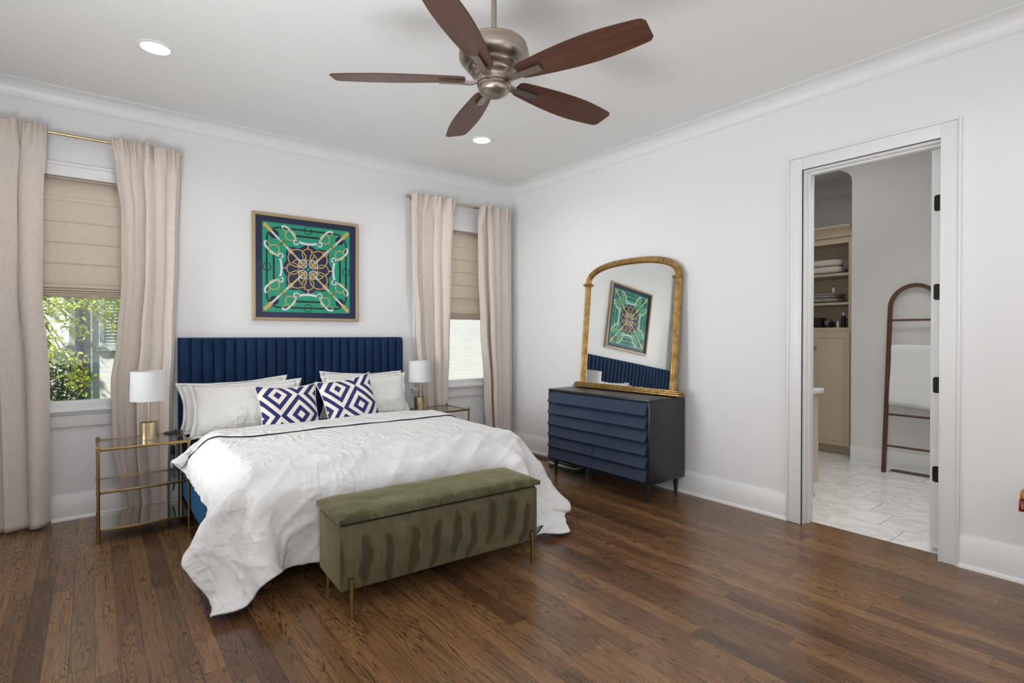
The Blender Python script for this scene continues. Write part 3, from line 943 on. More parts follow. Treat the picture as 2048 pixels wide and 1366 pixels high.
for (a, b, kn) in ((-2.652, -2.272, -2.31), (-2.266, -1.886, -2.228)):
    dd = G().box((CX - 0.036, a, 0.10), (CX - 0.018, b, 1.335), 0.003)
    m_ = 0.052
    for q0, q1 in (((a + m_, 0.10 + m_), (b - m_, 0.10 + m_ + 0.012)), ((a + m_, 1.335 - m_ - 0.012), (b - m_, 1.335 - m_)),
                   ((a + m_, 0.10 + m_ + 0.012), (a + m_ + 0.012, 1.335 - m_ - 0.012)), ((b - m_ - 0.012, 0.10 + m_ + 0.012), (b - m_, 1.335 - m_ - 0.012))):
        dd.box((CX - 0.043, q0[0], q0[1]), (CX - 0.034, q1[0], q1[1]), 0.003)
    do = dd.obj('door', 'cabinet', cb)
    G().cyl((CX - 0.036, kn, 1.16), (CX - 0.052, kn, 1.16), 0.006).sph((CX - 0.060, kn, 1.16), 0.015, (0.7, 1, 1)).obj('knob', 'knob', do)

# things on the cabinet shelves
def pill(g, c, s, p=3.0, n=24, wob=0.0, seed=0):
    """soft rounded block (super-ellipsoid)"""
    NU, NV = n, n // 2
    rows = []
    for j in range(NV + 1):
        v = -PI / 2 + PI * j / NV
        row = []
        for i in range(NU):
            u = 2 * PI * i / NU
            f = lambda w: math.copysign(abs(w) ** (2 / p), w)
            x = f(math.cos(v)) * f(math.cos(u)); y = f(math.cos(v)) * f(math.sin(u)); z = f(math.sin(v))
            q = Vector((x * s[0], y * s[1], z * s[2]))
            if wob:
                q += q.normalized() * wob * mnoise.noise(Vector((x * 2.5 + seed, y * 2.5, z * 2.5)))
            row.append(Vector(c) + q)
        rows.append(row)
    g.grid(rows, wrap=True)
    return g


g = G()
for k, (dz, hh) in enumerate(((0.041, 0.040), (0.118, 0.038))):
    pill(g, (CX + 0.17, -2.375, 1.988 + dz), (0.16, 0.165, hh), 4.5, 36, 0.006, k)
tag(g.obj('folded_towel', 'towel_pink'), 'blush white folded bath towels on the top open shelf', 'towel')
g = G()
pill(g, (CX + 0.16, -2.592, 1.981 + 0.088), (0.14, 0.045, 0.072), 2.6, 36, 0.03, 5)
tag(g.obj('fluffy_throw', 'fluffy'), 'grey fluffy rolled throw beside the folded towels on the shelf', 'throw')
g = G()
for k, (dz, hh, dy) in enumerate(((0.026, 0.026, 0.0), (0.066, 0.016, 0.01), (0.090, 0.012, -0.01))):
    pill(g, (CX + 0.17, -2.33 + dy, 1.669 + dz), (0.15, 0.17, hh), 5, 32, 0.006, 9 + k)
tag(g.obj('washcloth_stack', 'tray'), 'mottled grey stack of folded washcloths on the middle shelf', 'washcloths')
def bottle(x, y, z, r, h, body, cap, name, label, pump=False):
    t = thing(name, label, 'bottle', (x, y, z))
    G().lathe([(0, 0), (r * .95, 0), (r, .004), (r, h * .62), (r * .85, h * .70), (r * .38, h * .76), (r * .38, h * .80), (0, h * .80)], (x, y, z), 20).obj('bottle_body', body, t)
    gg = G().cyl((x, y, z + h * .80), (x, y, z + h), r * .45, n=16)
    if pump:
        gg.box((x - r * 1.0, y - r * .2, z + h), (x + r * .3, y + r * .2, z + h + .006), 0.002)
    gg.obj('cap', cap, t)
    return t
bottle(CX + 0.10, -2.44, 1.778, 0.014, 0.075, 'labelw', 'black', 'small_bottle', 'tiny white bottle with a black cap standing on the grey washcloths')
for (y, r, h, b, c, l) in ((-2.49, 0.012, 0.085, 'labelw', 'labelw', 'slim white bottle left of the black pump bottle on the lowest shelf'),
                           (-2.545, 0.025, 0.165, 'black', 'labelw', 'black pump bottle with a white top on the lowest shelf'),
                           (-2.60, 0.020, 0.14, 'amber', 'gilt', 'amber bottle with a gold cap at the right end of the lowest shelf')):
    bottle(CX + 0.09, y, 1.3866, r, h, b, c, 'toiletry_bottle', l, pump=(b == 'black'))
g = G().box((CX + 0.05, -2.33, 1.3865), (CX + 0.20, -2.13, 1.50), 0.012, 3)
tag(g.obj('storage_box', 'black'), 'black storage box at the left of the lowest open shelf', 'box')
g = G(); pill(g, (CX + 0.15, -2.375, 1.386 + 0.052), (0.06, 0.04, 0.045), 2.4, 24, 0.012, 2)
tag(g.obj('cosmetic_pouch', 'fluffy'), 'dark grey soft pouch leaning beside the black box', 'pouch')
g = G(); pill(g, (CX + 0.07, -2.435, 1.386 + 0.036), (0.05, 0.03, 0.03), 2.2, 24, 0.010, 6)
tag(g.obj('hair_brush_bag', 'black'), 'small black bag between the pouch and the bottles', 'bag')

# ------------------------------------------------------------------ vanity behind the left jamb
vt = thing('bathroom_vanity', 'taupe vanity with a white stone top behind the left door jamb', 'vanity', (0.45, -2.2, 0))
vy = -3.03
g = G()
g.box((TH + 0.002, vy, 0.11), (0.80, -1.2, 0.83))
g.box((TH + 0.002, vy + 0.012, 0.0), (0.74, -1.2, 0.11))
g.box((TH + 0.002, vy - 0.004, 0.0), (0.74, vy + 0.012, 0.03), 0.002)
g.obj('carcass', 'cabinet', vt)
G().box((TH + 0.002, vy - 0.02, 0.83), (0.86, -1.2, 0.87), 0.006, 3).obj('worktop', 'counter', vt)['label'] = 'white stone top'
for k in range(3):
    dv = G().box((0.80, vy + 0.02 + k * 0.6, 0.14), (0.818, vy + 0.60 + k * 0.6, 0.80), 0.003).obj('door', 'cabinet', vt)
    G().sph((0.836, vy + 0.07 + k * 0.6, 0.66), 0.014).cyl((0.816, vy + 0.07 + k * 0.6, 0.66), (0.83, vy + 0.07 + k * 0.6, 0.66), 0.005).obj('knob', 'knob', dv)

# ------------------------------------------------------------------ leaning towel ladder
ld = thing('towel_ladder', 'dark wooden arched towel ladder leaning on the bathroom wall', 'ladder', (2.06, -3.30, 0), (0, math.atan2(0.18, 1.79), 0))
LW = 0.193
g = G()
path = [(0, LW, 0.0), (0, LW, 0.8), (0, LW, 1.58)] + [(0, LW * math.cos(PI * k / 16), 1.58 + 0.205 * math.sin(PI * k / 16)) for k in range(1, 16)] + [(0, -LW, 1.58), (0, -LW, 0.8), (0, -LW, 0.0)]
rp = [(-0.017, -0.013), (0.017, -0.013), (0.017, 0.013), (-0.017, 0.013)]
g.sweep(path, rp, up=(1, 0, 0), smooth=False)
g.obj('rail', 'ladder', ld, local=True)
for zr in (0.255, 0.552, 0.875, 1.195, 1.455):
    G().cyl((0, -LW + 0.012, zr), (0, LW - 0.012, zr), 0.010, n=14).obj('rung', 'ladder', ld, local=True)
# towel folded over the second rung
tw = thing('hanging_towel', 'white bath towel hung over a rung of the wooden ladder', 'towel', ld.location, ld.rotation_euler)
zr = 1.195
prof = []
for k in range(13):
    prof.append((-0.021 - 0.004 * math.sin(k * .6), zr - 0.56 + 0.56 * k / 12))
for k in range(1, 8):
    a = PI - PI * k / 8
    prof.append((0.021 * math.cos(a), zr + 0.020 * math.sin(a)))
for k in range(1, 10):
    prof.append((0.021, zr - 0.40 * k / 9))
rows = []
for k in range(25):
    s = k / 24
    y = 0.166 - 0.332 * s
    row = []
    for (x, z) in prof:
        f = max(0, (zr - z)) / 0.56
        row.append(Vector((x - (0.010 * math.sin(s * 9.0 + 1) * f if x < 0 else 0), y, z + (0.003 * math.sin(s * 3.1) * f - 0.02 * (s - .5) * f))))
    rows.append(row)
to = G(); to.grid(rows)
t_ = to.obj('towel_cloth', 'towel', tw, local=True, sharp=0)
md = t_.modifiers.new('thick', 'SOLIDIFY'); md.thickness = 0.010; md.offset = 0

# floor registers
def register(name, x0, x1, y0, y1, mat, label, slots, along='y'):
    t = thing(name, label, 'vent', ((x0 + x1) / 2, (y0 + y1) / 2, 0))
    b = 0.014
    g = G()
    g.box((x0, y0, 0), (x1, y0 + b, 0.005), 0.001); g.box((x0, y1 - b, 0), (x1, y1, 0.005), 0.001)
    g.box((x0, y0 + b, 0), (x0 + b, y1 - b, 0.005), 0.001); g.box((x1 - b, y0 + b, 0), (x1, y1 - b, 0.005), 0.001)
    ym = (y0 + y1) / 2
    g.box((x0 + b, ym - 0.006, 0), (x1 - b, ym + 0.006, 0.005))
    g.obj('vent_frame', mat, t)
    g = G().box((x0 + b, y0 + b, 0.0002), (x1 - b, y1 - b, 0.0012))
    g.obj('duct_shade', 'dark', t)  # dark sheet painted as the shade down the duct
    g = G()
    for k in range(slots):
        xx = x0 + b + (x1 - x0 - 2 * b) * (k + .5) / slots
        g.box((xx - 0.0025, y0 + b, 0.001), (xx + 0.0025, y1 - b, 0.004))
    g.obj('grille', mat, t)
register('floor_register', 2.135, 2.235, -3.47, -3.125, 'register', 'bronze floor vent on the white tile beside the ladder foot', 4)
register('floor_register', -0.19, -0.07, -0.78, -0.46, 'oakreg', 'wooden floor vent on the oak boards in the corner behind the bed', 4)

# draped cloth shape of the duvet: control grid of rest positions in millimetres, stored as steps along each row
DRAPE_STEPS = [
    [-3450,30,32,32,33,35,36,37,40,42,42,42,42,42,43,42,42,42,43,42,46,50,50,49,50,49,50,50,49,50,49,50,50,49,50,49,50,50,49,50,49,50,50,49,50,37,34,32,31,30,29,28,28,27,
     26,31,29,33,31,29,26,31,38,42,42,42,43,42,42,42,43,42,42,43,46,49,50,50,49,50,49,50,50,49,50,49,50,50,49,50,49,50,50,49,50,49,50,50,46,20,20,29,30,29,29,29,28,28,
     27,26,19,29,29,25,22,31,40,41,43,42,42,42,43,42,42,42,42,43,46,50,49,50,50,49,50,50,49,50,49,50,50,49,50,49,50,49,50,49,50,49,50,50,47,25,6,20,19,21,28,29,30,28,
     25,12,8,23,29,23,25,34,41,42,42,42,43,42,42,42,42,42,43,42,47,49,50,49,50,50,49,50,50,49,50,49,50,49,50,50,49,50,49,50,49,50,49,50,48,35,9,10,9,7,18,26,28,29,
     6,5,5,21,27,25,28,37,41,42,42,42,42,42,42,43,42,42,42,43,46,50,49,50,50,49,50,50,49,50,49,50,49,50,49,50,50,49,50,49,50,49,49,49,49,40,17,5,2,1,8,19,25,27,
     0,2,5,19,26,28,30,37,41,42,42,42,43,42,42,42,42,42,42,43,47,49,50,50,49,50,50,49,50,49,50,49,50,49,50,50,49,50,49,50,50,49,49,48,49,41,24,7,-1,-3,0,11,20,24,
     -3,1,6,19,27,29,30,38,41,41,43,42,42,42,42,42,43,42,42,43,46,50,50,49,50,50,49,50,49,50,49,50,50,49,50,49,50,50,49,50,49,50,49,48,47,43,26,10,0,-4,-4,4,14,19,
     -2,2,6,19,27,28,31,37,42,42,42,42,43,42,42,42,42,42,43,42,47,49,50,50,50,49,50,49,50,49,50,49,50,50,49,50,50,49,50,50,49,50,49,49,46,42,28,12,0,-4,-5,0,9,15,
     -2,3,6,19,27,28,31,38,41,42,42,43,42,42,42,43,42,42,42,43,46,50,50,49,50,50,49,50,49,50,50,49,50,50,49,50,50,49,50,49,50,49,50,49,45,41,29,15,1,-4,-6,-2,4,12,
     -2,3,7,18,27,29,31,38,41,43,42,42,42,42,43,42,42,43,42,42,47,49,50,50,49,50,50,49,50,50,49,50,49,50,50,49,50,50,49,50,49,50,49,50,45,38,30,17,4,-4,-6,-4,1,8,
     -1,3,7,18,27,29,31,38,42,42,42,42,43,42,42,42,43,42,42,43,46,50,50,49,50,50,49,50,50,49,50,49,50,50,49,50,50,49,50,49,50,50,49,49,44,36,31,21,6,-4,-6,-5,-1,5,
     -2,5,7,18,27,29,30,38,42,42,42,42,43,42,42,43,42,42,43,42,47,49,50,50,49,50,50,49,50,50,49,50,50,49,50,49,50,50,49,50,49,50,50,48,43,35,30,24,9,-3,-6,-6,-2,3,
     1,3,7,18,28,29,30,37,42,42,42,43,42,43,42,42,43,42,42,43,46,50,49,50,50,49,50,50,49,50,50,50,49,50,50,49,50,49,50,49,50,50,49,48,43,33,29,26,11,-1,-6,-7,-3,2,
     -1,3,7,18,29,29,30,37,41,43,42,42,43,42,42,43,42,43,42,42,47,49,50,50,49,50,50,49,50,50,50,49,50,50,49,50,49,50,49,50,50,49,50,48,40,32,30,29,11,0,-6,-7,-4,1,
     2,1,7,18,28,30,30,36,42,42,42,43,42,43,42,42,43,42,42,43,46,50,49,50,50,49,50,50,50,50,49,50,50,49,50,49,50,50,49,50,49,50,50,47,39,32,31,29,11,0,-6,-6,-3,-1,
     -1,2,7,17,29,29,31,36,41,43,42,42,43,42,43,42,42,43,42,42,47,49,50,50,49,50,50,50,50,50,50,49,50,49,50,49,50,50,49,50,50,49,50,46,37,33,34,28,9,0,-6,-5,-4,-1,
     2,1,5,17,29,30,30,36,42,42,42,43,42,43,42,42,43,42,42,43,46,50,50,49,50,50,50,50,50,50,49,50,50,49,50,50,49,50,50,49,50,50,49,46,38,33,34,26,8,-1,-6,-5,-3,1,
     0,1,5,17,29,29,31,35,42,43,42,42,43,42,42,43,42,42,43,42,47,50,49,50,50,50,50,50,50,50,50,49,50,50,50,49,50,50,50,49,50,50,50,45,37,34,34,23,7,-2,-6,-4,-1,1,
     0,2,5,16,28,30,30,36,41,43,42,43,42,42,43,42,42,43,42,43,46,50,50,50,50,50,50,50,50,50,50,50,50,50,50,49,50,50,50,50,50,50,49,46,36,36,32,20,5,-3,-5,-2,-1,2,
     -1,3,4,16,29,30,30,35,42,42,42,43,42,42,43,42,43,42,42,43,47,50,50,50,50,50,50,50,50,51,50,50,50,50,50,50,50,50,50,50,50,50,49,46,37,35,31,17,2,-3,-4,0,1,1,
     3,0,4,15,28,30,30,35,42,42,43,42,43,42,43,42,42,43,42,43,47,50,50,51,50,50,51,50,50,50,50,51,50,50,50,50,50,51,50,50,50,50,50,45,37,35,30,13,0,-2,-1,1,1,1,
     -2,1,4,14,28,31,28,34,42,43,42,43,43,43,42,43,43,43,42,44,47,50,50,51,50,51,50,50,51,50,50,51,50,50,51,50,50,51,50,50,51,50,50,45,37,35,28,8,1,0,-1,1,1,1,
     -8,7,5,12,28,31,29,32,40,44,43,43,43,43,43,43,44,43,43,44,47,51,50,51,51,50,50,51,50,51,50,51,50,51,50,51,51,50,51,50,51,50,50,44,37,35,27,7,0,0,0,1,1,1,
     -5,7,7,11,25,34,31,29,39,44,43,44,44,43,44,44,43,44,44,44,48,51,50,51,51,50,51,50,51,51,50,51,51,50,51,51,51,50,51,51,51,50,51,43,36,36,25,5,0,1,1,1,4,4,
     3,5,6,8,22,35,33,27,36,45,44,45,44,44,45,44,44,45,44,45,48,51,50,51,51,51,50,51,51,50,51,51,51,51,51,51,51,50,51,51,51,52,51,41,36,36,24,4,0,2,3,4,5,5,
     12,1,3,3,17,34,35,26,33,45,46,45,45,45,45,45,45,45,45,45,49,50,51,51,51,51,51,50,51,51,51,51,51,51,51,51,51,51,51,52,51,52,51,41,36,37,22,4,4,5,6,7,8,6,
     9,0,3,2,10,26,34,29,32,45,46,46,46,46,45,46,45,46,46,46,48,51,51,51,51,51,51,51,51,51,51,51,51,51,52,51,51,51,51,51,51,51,50,43,37,36,27,15,10,8,8,8,7,8,
     -17,4,6,6,9,17,33,36,37,45,46,46,46,46,47,46,46,46,46,47,49,51,51,51,51,51,51,52,51,51,51,51,51,51,52,51,51,51,51,51,51,50,49,37,32,34,35,30,21,15,12,10,8,8,
     -35,5,5,6,17,28,39,39,38,45,46,47,46,47,47,46,47,47,47,47,50,51,51,51,51,52,51,51,51,51,52,51,51,51,51,52,51,51,51,52,51,51,48,28,18,31,36,36,35,29,22,17,12,11,
     -29,2,5,14,30,39,42,39,31,42,47,47,47,48,47,47,48,47,48,48,49,52,51,51,52,51,51,51,51,52,51,51,51,52,51,51,52,51,52,52,52,47,47,27,8,25,34,33,33,35,34,30,24,21,
     -37,9,17,29,38,41,41,35,25,40,48,47,48,48,48,48,48,48,48,48,50,51,52,51,51,52,51,51,52,51,51,51,52,51,51,52,51,51,53,54,54,35,34,36,16,13,29,34,31,30,34,37,36,35,
     -30,25,31,38,41,40,39,28,22,40,46,47,48,49,48,49,48,48,48,49,50,51,51,52,51,51,52,51,51,52,51,51,52,51,51,51,51,52,54,57,58,29,9,34,33,15,16,32,34,29,29,34,38,40,
     -5,36,38,40,40,39,34,23,22,39,42,47,48,49,49,48,49,49,48,49,50,51,51,51,52,51,51,52,51,51,52,51,51,51,51,51,50,53,56,59,60,15,-4,23,37,30,17,21,35,32,26,35,41,42,
     14,40,40,39,38,35,28,18,24,38,39,45,49,49,49,49,48,49,49,48,51,51,51,51,51,51,52,51,51,52,51,51,52,51,50,49,49,55,58,59,62,9,-16,8,31,39,28,18,28,34,27,41,46,48,
     25,40,39,37,34,29,21,16,26,37,37,43,48,49,50,49,48,49,49,48,50,51,51,51,52,51,51,51,52,51,51,52,51,51,49,48,47,55,60,56,65,8,-22,-7,19,38,37,27,21,31,32,46,48,51,
     27,39,38,34,28,23,15,16,28,38,33,40,48,50,49,49,48,49,49,48,50,51,51,51,51,51,51,52,51,51,52,51,51,50,49,47,44,55,59,53,67,5,-22,-13,6,28,38,34,23,28,37,45,48,50,
     26,36,35,29,24,18,13,17,31,37,31,37,47,49,50,49,48,48,49,48,50,50,51,51,51,51,52,51,51,52,51,51,51,50,47,45,41,55,57,50,71,-1,-20,-13,0,14,29,34,29,32,41,43,46,49,
     6,39,34,30,23,17,11,19,32,36,28,35,46,49,50,48,48,49,48,48,49,51,51,51,51,51,51,51,51,52,51,51,51,50,45,44,37,55,56,46,76,-7,-17,-10,-2,5,16,29,35,39,39,41,44,47,
     -11,43,38,33,27,18,12,20,33,35,26,33,44,49,49,49,47,49,48,47,50,51,50,51,51,51,51,51,52,51,51,51,51,49,45,42,32,57,57,45,83,-8,-18,-7,-2,-1,0,26,40,39,37,38,43,47,
     -15,45,40,37,34,24,11,21,36,33,23,31,42,50,49,49,47,48,48,47,50,50,50,52,51,50,51,52,51,51,51,52,51,47,44,44,23,64,64,31,111,-18,-17,-5,1,-3,-24,25,41,37,35,37,42,47],
    [-790,6,16,24,30,25,19,8,1,1,0,0,0,0,0,0,0,0,0,0,0,0,0,0,0,0,0,0,0,0,0,0,0,0,0,0,0,0,0,0,0,0,0,0,0,-20,-27,-21,-2,0,-1,0,0,0,
     -26,21,20,16,19,16,8,3,2,0,0,0,0,0,0,0,1,-1,0,0,0,0,0,1,0,0,0,0,0,0,0,0,0,0,0,0,0,0,0,0,0,0,0,-1,0,-4,-12,-7,-2,-5,-6,-4,-1,-1,
     -7,15,15,9,8,6,5,2,1,1,0,0,0,0,0,0,0,0,0,0,0,0,0,0,1,0,0,0,0,0,0,0,0,0,0,0,0,0,0,0,1,0,-1,-1,0,1,-1,2,2,-4,-6,-6,-5,-2,
     -20,4,5,6,5,5,3,1,1,1,1,0,0,0,0,0,0,0,0,0,0,0,0,0,0,1,0,0,0,0,0,0,-1,1,-1,1,0,0,0,1,0,0,-1,0,-2,2,1,2,4,3,0,-3,-3,-2,
     -39,2,3,4,3,3,2,1,1,1,0,0,0,0,0,0,0,0,0,0,0,0,1,0,0,0,0,0,0,0,0,0,0,0,0,0,0,0,1,0,0,0,-1,0,-1,2,2,1,4,4,3,1,-1,-1,
     -42,1,1,3,2,1,1,0,1,1,0,0,1,0,0,0,0,-1,1,0,0,0,0,0,0,0,0,0,0,0,0,0,0,0,0,1,0,0,0,0,0,0,-1,0,-1,2,3,2,4,3,4,2,1,1,
     -44,-1,1,1,1,1,0,0,0,1,0,1,0,0,0,0,-1,0,1,0,-1,0,1,0,0,0,0,0,0,0,0,0,0,0,0,0,1,0,0,0,0,0,0,0,0,0,3,4,3,3,3,3,3,1,
     -48,0,0,0,0,1,-1,0,1,0,0,0,0,0,0,0,0,0,0,0,0,0,1,0,0,0,0,0,0,0,0,0,0,0,0,0,0,1,0,0,0,0,0,0,0,1,3,3,3,3,3,4,3,2,
     -48,-1,0,0,-1,0,0,0,0,0,0,0,0,0,0,0,0,0,0,0,0,0,1,0,0,0,0,0,0,0,0,0,0,0,0,0,0,1,0,0,0,0,0,0,0,1,3,3,3,3,3,4,3,3,
     -50,-1,0,-1,0,0,-1,0,0,0,0,0,0,0,0,0,0,0,0,0,0,0,0,1,0,0,0,0,0,0,0,0,0,0,0,0,0,0,1,0,0,0,0,0,1,1,2,3,4,3,3,3,3,4,
     -50,-1,-1,0,-1,0,-1,-1,0,0,0,0,0,0,1,0,0,0,0,0,0,0,0,0,0,0,0,0,0,0,0,1,0,0,0,0,0,0,0,1,0,0,0,0,1,1,3,3,3,3,3,3,3,3,
     -51,-1,0,-1,-1,-1,0,-1,0,0,0,0,0,0,0,1,0,0,0,0,0,0,0,0,0,0,0,0,0,0,0,1,0,0,0,0,0,0,0,0,0,0,1,0,1,2,2,3,3,3,3,3,3,3,
     -51,-1,0,-1,-1,-1,0,-1,0,0,0,0,0,0,0,1,0,0,0,0,0,0,0,0,-1,1,0,0,0,0,0,1,-1,0,1,0,0,0,0,0,0,0,1,0,1,2,3,2,3,3,3,3,3,3,
     -51,-1,0,-1,-1,0,-1,-1,0,0,0,0,0,0,0,0,0,1,0,0,0,0,-1,0,0,1,0,0,0,0,0,0,0,0,0,0,0,0,0,1,0,0,1,1,1,2,2,2,3,3,3,3,3,3,
     -51,-1,0,-1,-1,0,-1,0,-1,0,0,0,0,0,0,0,0,0,0,0,1,0,0,0,0,0,0,0,0,0,0,0,0,0,0,0,0,0,0,1,0,0,1,1,1,2,2,2,3,3,3,3,3,3,
     -51,0,-1,-1,0,-1,-1,0,-1,0,0,0,0,0,0,0,0,0,1,0,0,0,0,0,0,0,0,0,0,0,0,0,0,0,0,0,0,0,0,1,0,0,1,1,1,2,2,2,3,3,3,3,3,3,
     -51,0,-1,-1,-1,0,-1,-1,0,0,0,0,0,0,0,0,0,0,1,-1,1,0,-1,0,0,1,0,0,0,0,0,0,0,0,0,0,0,0,0,1,0,0,1,1,2,1,2,2,3,3,3,3,3,3,
     -51,-1,0,-1,-1,0,-1,-1,0,0,0,0,0,0,0,0,0,0,0,0,0,0,0,0,0,0,1,0,0,0,0,0,0,0,0,0,0,0,0,1,0,1,0,1,2,2,2,2,2,3,3,3,3,3,
     -51,-1,0,-1,-1,0,-1,-1,0,0,0,0,0,0,0,0,0,0,0,0,0,0,0,0,0,0,1,0,0,0,0,0,0,0,0,0,0,0,0,0,1,1,0,2,1,2,2,2,3,3,3,3,2,3,
     -51,-1,0,-1,-1,0,-1,-1,0,0,0,0,0,0,0,0,0,0,0,0,0,0,0,0,0,1,0,0,0,0,0,0,0,0,0,0,0,0,0,0,1,1,0,2,1,2,2,3,2,3,3,3,3,2,
     -51,-1,0,-1,-1,0,-1,-1,0,0,0,-1,0,0,0,0,0,0,0,0,1,0,0,0,0,1,0,0,0,0,0,0,0,-1,0,0,1,0,0,0,1,0,1,1,2,2,3,2,3,3,3,2,3,3,
     -51,0,-1,-1,0,-1,-1,-1,0,0,-1,0,0,0,0,0,0,0,0,1,0,0,0,0,0,1,0,-1,0,0,0,0,0,0,0,0,1,0,0,0,0,1,1,1,2,2,3,2,3,3,3,3,2,3,
     -50,-1,0,-1,0,-1,-1,-1,-1,0,0,0,0,0,0,0,0,0,0,0,0,0,1,0,0,0,0,0,0,0,0,0,0,0,0,0,0,0,0,0,0,1,0,2,2,3,2,3,3,3,2,3,3,2,
     -47,-1,-1,-1,0,0,0,-1,-1,0,0,0,0,0,1,0,0,0,0,0,0,0,0,0,0,1,0,0,0,0,0,0,0,0,-1,1,-1,0,-1,-2,-1,-1,1,2,2,3,3,2,3,3,2,3,2,3,
     -47,-1,-2,0,0,1,0,0,-1,1,0,0,0,0,0,0,0,0,0,0,0,1,0,0,0,0,0,0,0,0,1,-1,0,0,0,0,0,-1,-3,-3,-2,-3,0,3,3,2,3,3,2,3,2,3,3,3,
     -46,-2,-2,-1,1,2,1,0,-1,1,1,0,0,0,0,0,0,0,0,0,0,0,1,0,0,0,0,0,0,0,0,0,0,0,0,0,-1,-2,-3,-5,-4,-4,-1,4,3,3,2,3,3,3,3,3,3,4,
     -46,-2,-1,-2,2,3,2,0,0,2,0,0,0,0,0,0,0,0,0,0,1,0,0,0,0,0,1,0,0,0,0,0,0,0,-1,0,0,-2,-4,-5,-4,-2,1,1,-3,0,3,4,5,4,4,4,3,3,
     -33,0,-3,-1,2,1,-1,3,7,2,-2,-1,-2,-1,0,0,0,1,0,0,1,0,-1,0,0,0,1,0,0,-1,1,0,1,0,0,-1,0,-2,-4,-4,-3,2,2,7,-2,-15,-8,1,5,6,5,4,4,3,
     12,-6,-8,-8,-8,-9,-3,9,2,-1,-1,-2,-1,-2,0,0,0,0,0,1,0,0,0,0,0,0,0,0,0,1,0,0,0,0,0,0,0,-3,-6,-4,-3,-1,-2,19,20,-15,-21,-17,-6,1,5,6,5,6,
     24,-16,-18,-20,-15,-7,-3,3,-9,-5,-2,-1,-1,0,-1,0,1,0,0,1,-1,0,0,0,0,0,0,0,0,0,0,0,0,1,0,1,0,-4,-7,-9,-7,0,1,21,33,13,-15,-29,-26,-19,-10,-1,4,8,
     -1,-26,-24,-19,-6,0,-1,-10,-22,-9,0,1,0,0,-1,0,0,0,0,0,0,0,0,0,0,0,0,1,0,0,0,1,0,0,0,-1,0,-4,-10,-18,-12,12,15,11,24,29,8,-22,-37,-37,-32,-19,-9,0,
     -23,-28,-20,-10,2,4,-2,-22,-29,-9,8,3,0,1,0,-1,-2,-1,2,1,-1,-1,0,1,0,0,0,1,0,0,0,0,1,0,0,-2,1,-3,-19,-32,-19,17,28,12,12,26,23,-1,-35,-45,-46,-36,-26,-19,
     -31,-20,-11,-2,4,1,-9,-28,-27,-4,16,7,1,0,1,-1,-4,-3,3,4,-1,-2,-1,1,1,0,0,0,0,0,0,1,1,1,-2,-4,2,-2,-28,-49,-26,19,32,22,8,13,21,14,-19,-45,-54,-41,-27,-18,
     -24,-10,-5,1,2,-5,-16,-29,-25,1,23,14,2,0,0,-2,-6,-4,4,6,1,-4,-2,1,2,1,0,0,0,0,0,1,1,0,-4,-7,5,0,-36,-65,-32,22,30,28,16,2,9,14,-2,-32,-55,-37,-21,-15,
     -9,-8,-4,-1,-3,-11,-21,-28,-21,6,29,20,4,0,0,-3,-8,-5,5,8,2,-5,-3,1,3,2,1,-1,0,0,1,1,1,-1,-8,-9,8,2,-43,-80,-37,24,26,29,24,5,-2,4,2,-13,-38,-29,-19,-10,
     -3,-11,-8,-6,-9,-15,-22,-25,-16,11,34,24,7,1,-1,-4,-9,-5,6,9,3,-5,-5,0,5,3,1,0,0,0,0,1,1,-3,-11,-10,11,5,-51,-95,-41,25,25,26,27,15,-2,-7,-2,-10,-26,-28,-22,-10,
     -8,-18,-12,-11,-12,-15,-21,-23,-10,17,37,28,12,1,-1,-5,-11,-5,7,11,3,-6,-6,0,4,5,2,1,0,0,0,1,0,-5,-14,-10,15,7,-59,-109,-45,24,25,24,25,22,8,-6,-11,-22,-34,-31,-24,-13,
     -36,-15,-11,-9,-10,-14,-19,-20,-5,22,39,32,16,2,0,-7,-12,-5,8,12,4,-6,-8,-1,5,6,3,1,0,0,0,1,-1,-7,-17,-8,19,8,-67,-123,-49,23,26,24,23,21,15,-3,-21,-34,-36,-32,-23,-13,
     -47,-11,-7,-4,-4,-11,-18,-17,0,26,41,35,20,5,-1,-8,-13,-5,9,14,4,-7,-8,-3,5,6,5,2,0,0,1,0,-1,-11,-18,-6,24,6,-74,-137,-52,25,24,25,22,19,15,-8,-30,-36,-36,-30,-22,-12,
     -45,-10,-5,1,3,-6,-16,-15,3,32,44,38,23,8,-1,-10,-15,-4,11,15,5,-9,-9,-4,4,8,6,3,1,0,-1,1,-1,-14,-21,-4,33,9,-84,-163,-54,32,26,25,22,19,8,-21,-33,-35,-34,-29,-22,-12],
    [468,31,32,30,25,22,21,21,11,0,0,-2,2,-2,-2,1,0,-3,-2,0,-1,-2,2,2,-2,1,0,3,4,4,0,4,1,1,1,0,0,-2,1,-3,-3,-3,-6,-4,-3,-24,-26,-31,-38,-38,-39,-40,-39,-40,
     -27,24,30,31,29,29,33,27,12,1,-2,1,1,0,0,0,-1,0,-1,0,0,-1,-2,0,1,0,0,2,1,1,1,2,2,2,0,0,0,-1,-2,-3,-1,-3,-3,-2,-5,-34,-36,-36,-38,-37,-38,-38,-39,-39,
     -31,29,36,33,34,37,37,26,9,-2,-2,-1,1,0,0,0,-1,0,1,1,-2,0,-1,-2,0,0,0,0,2,1,1,2,2,1,1,-1,0,0,-3,-2,-2,-3,-2,1,-3,-33,-44,-40,-42,-41,-38,-37,-38,-39,
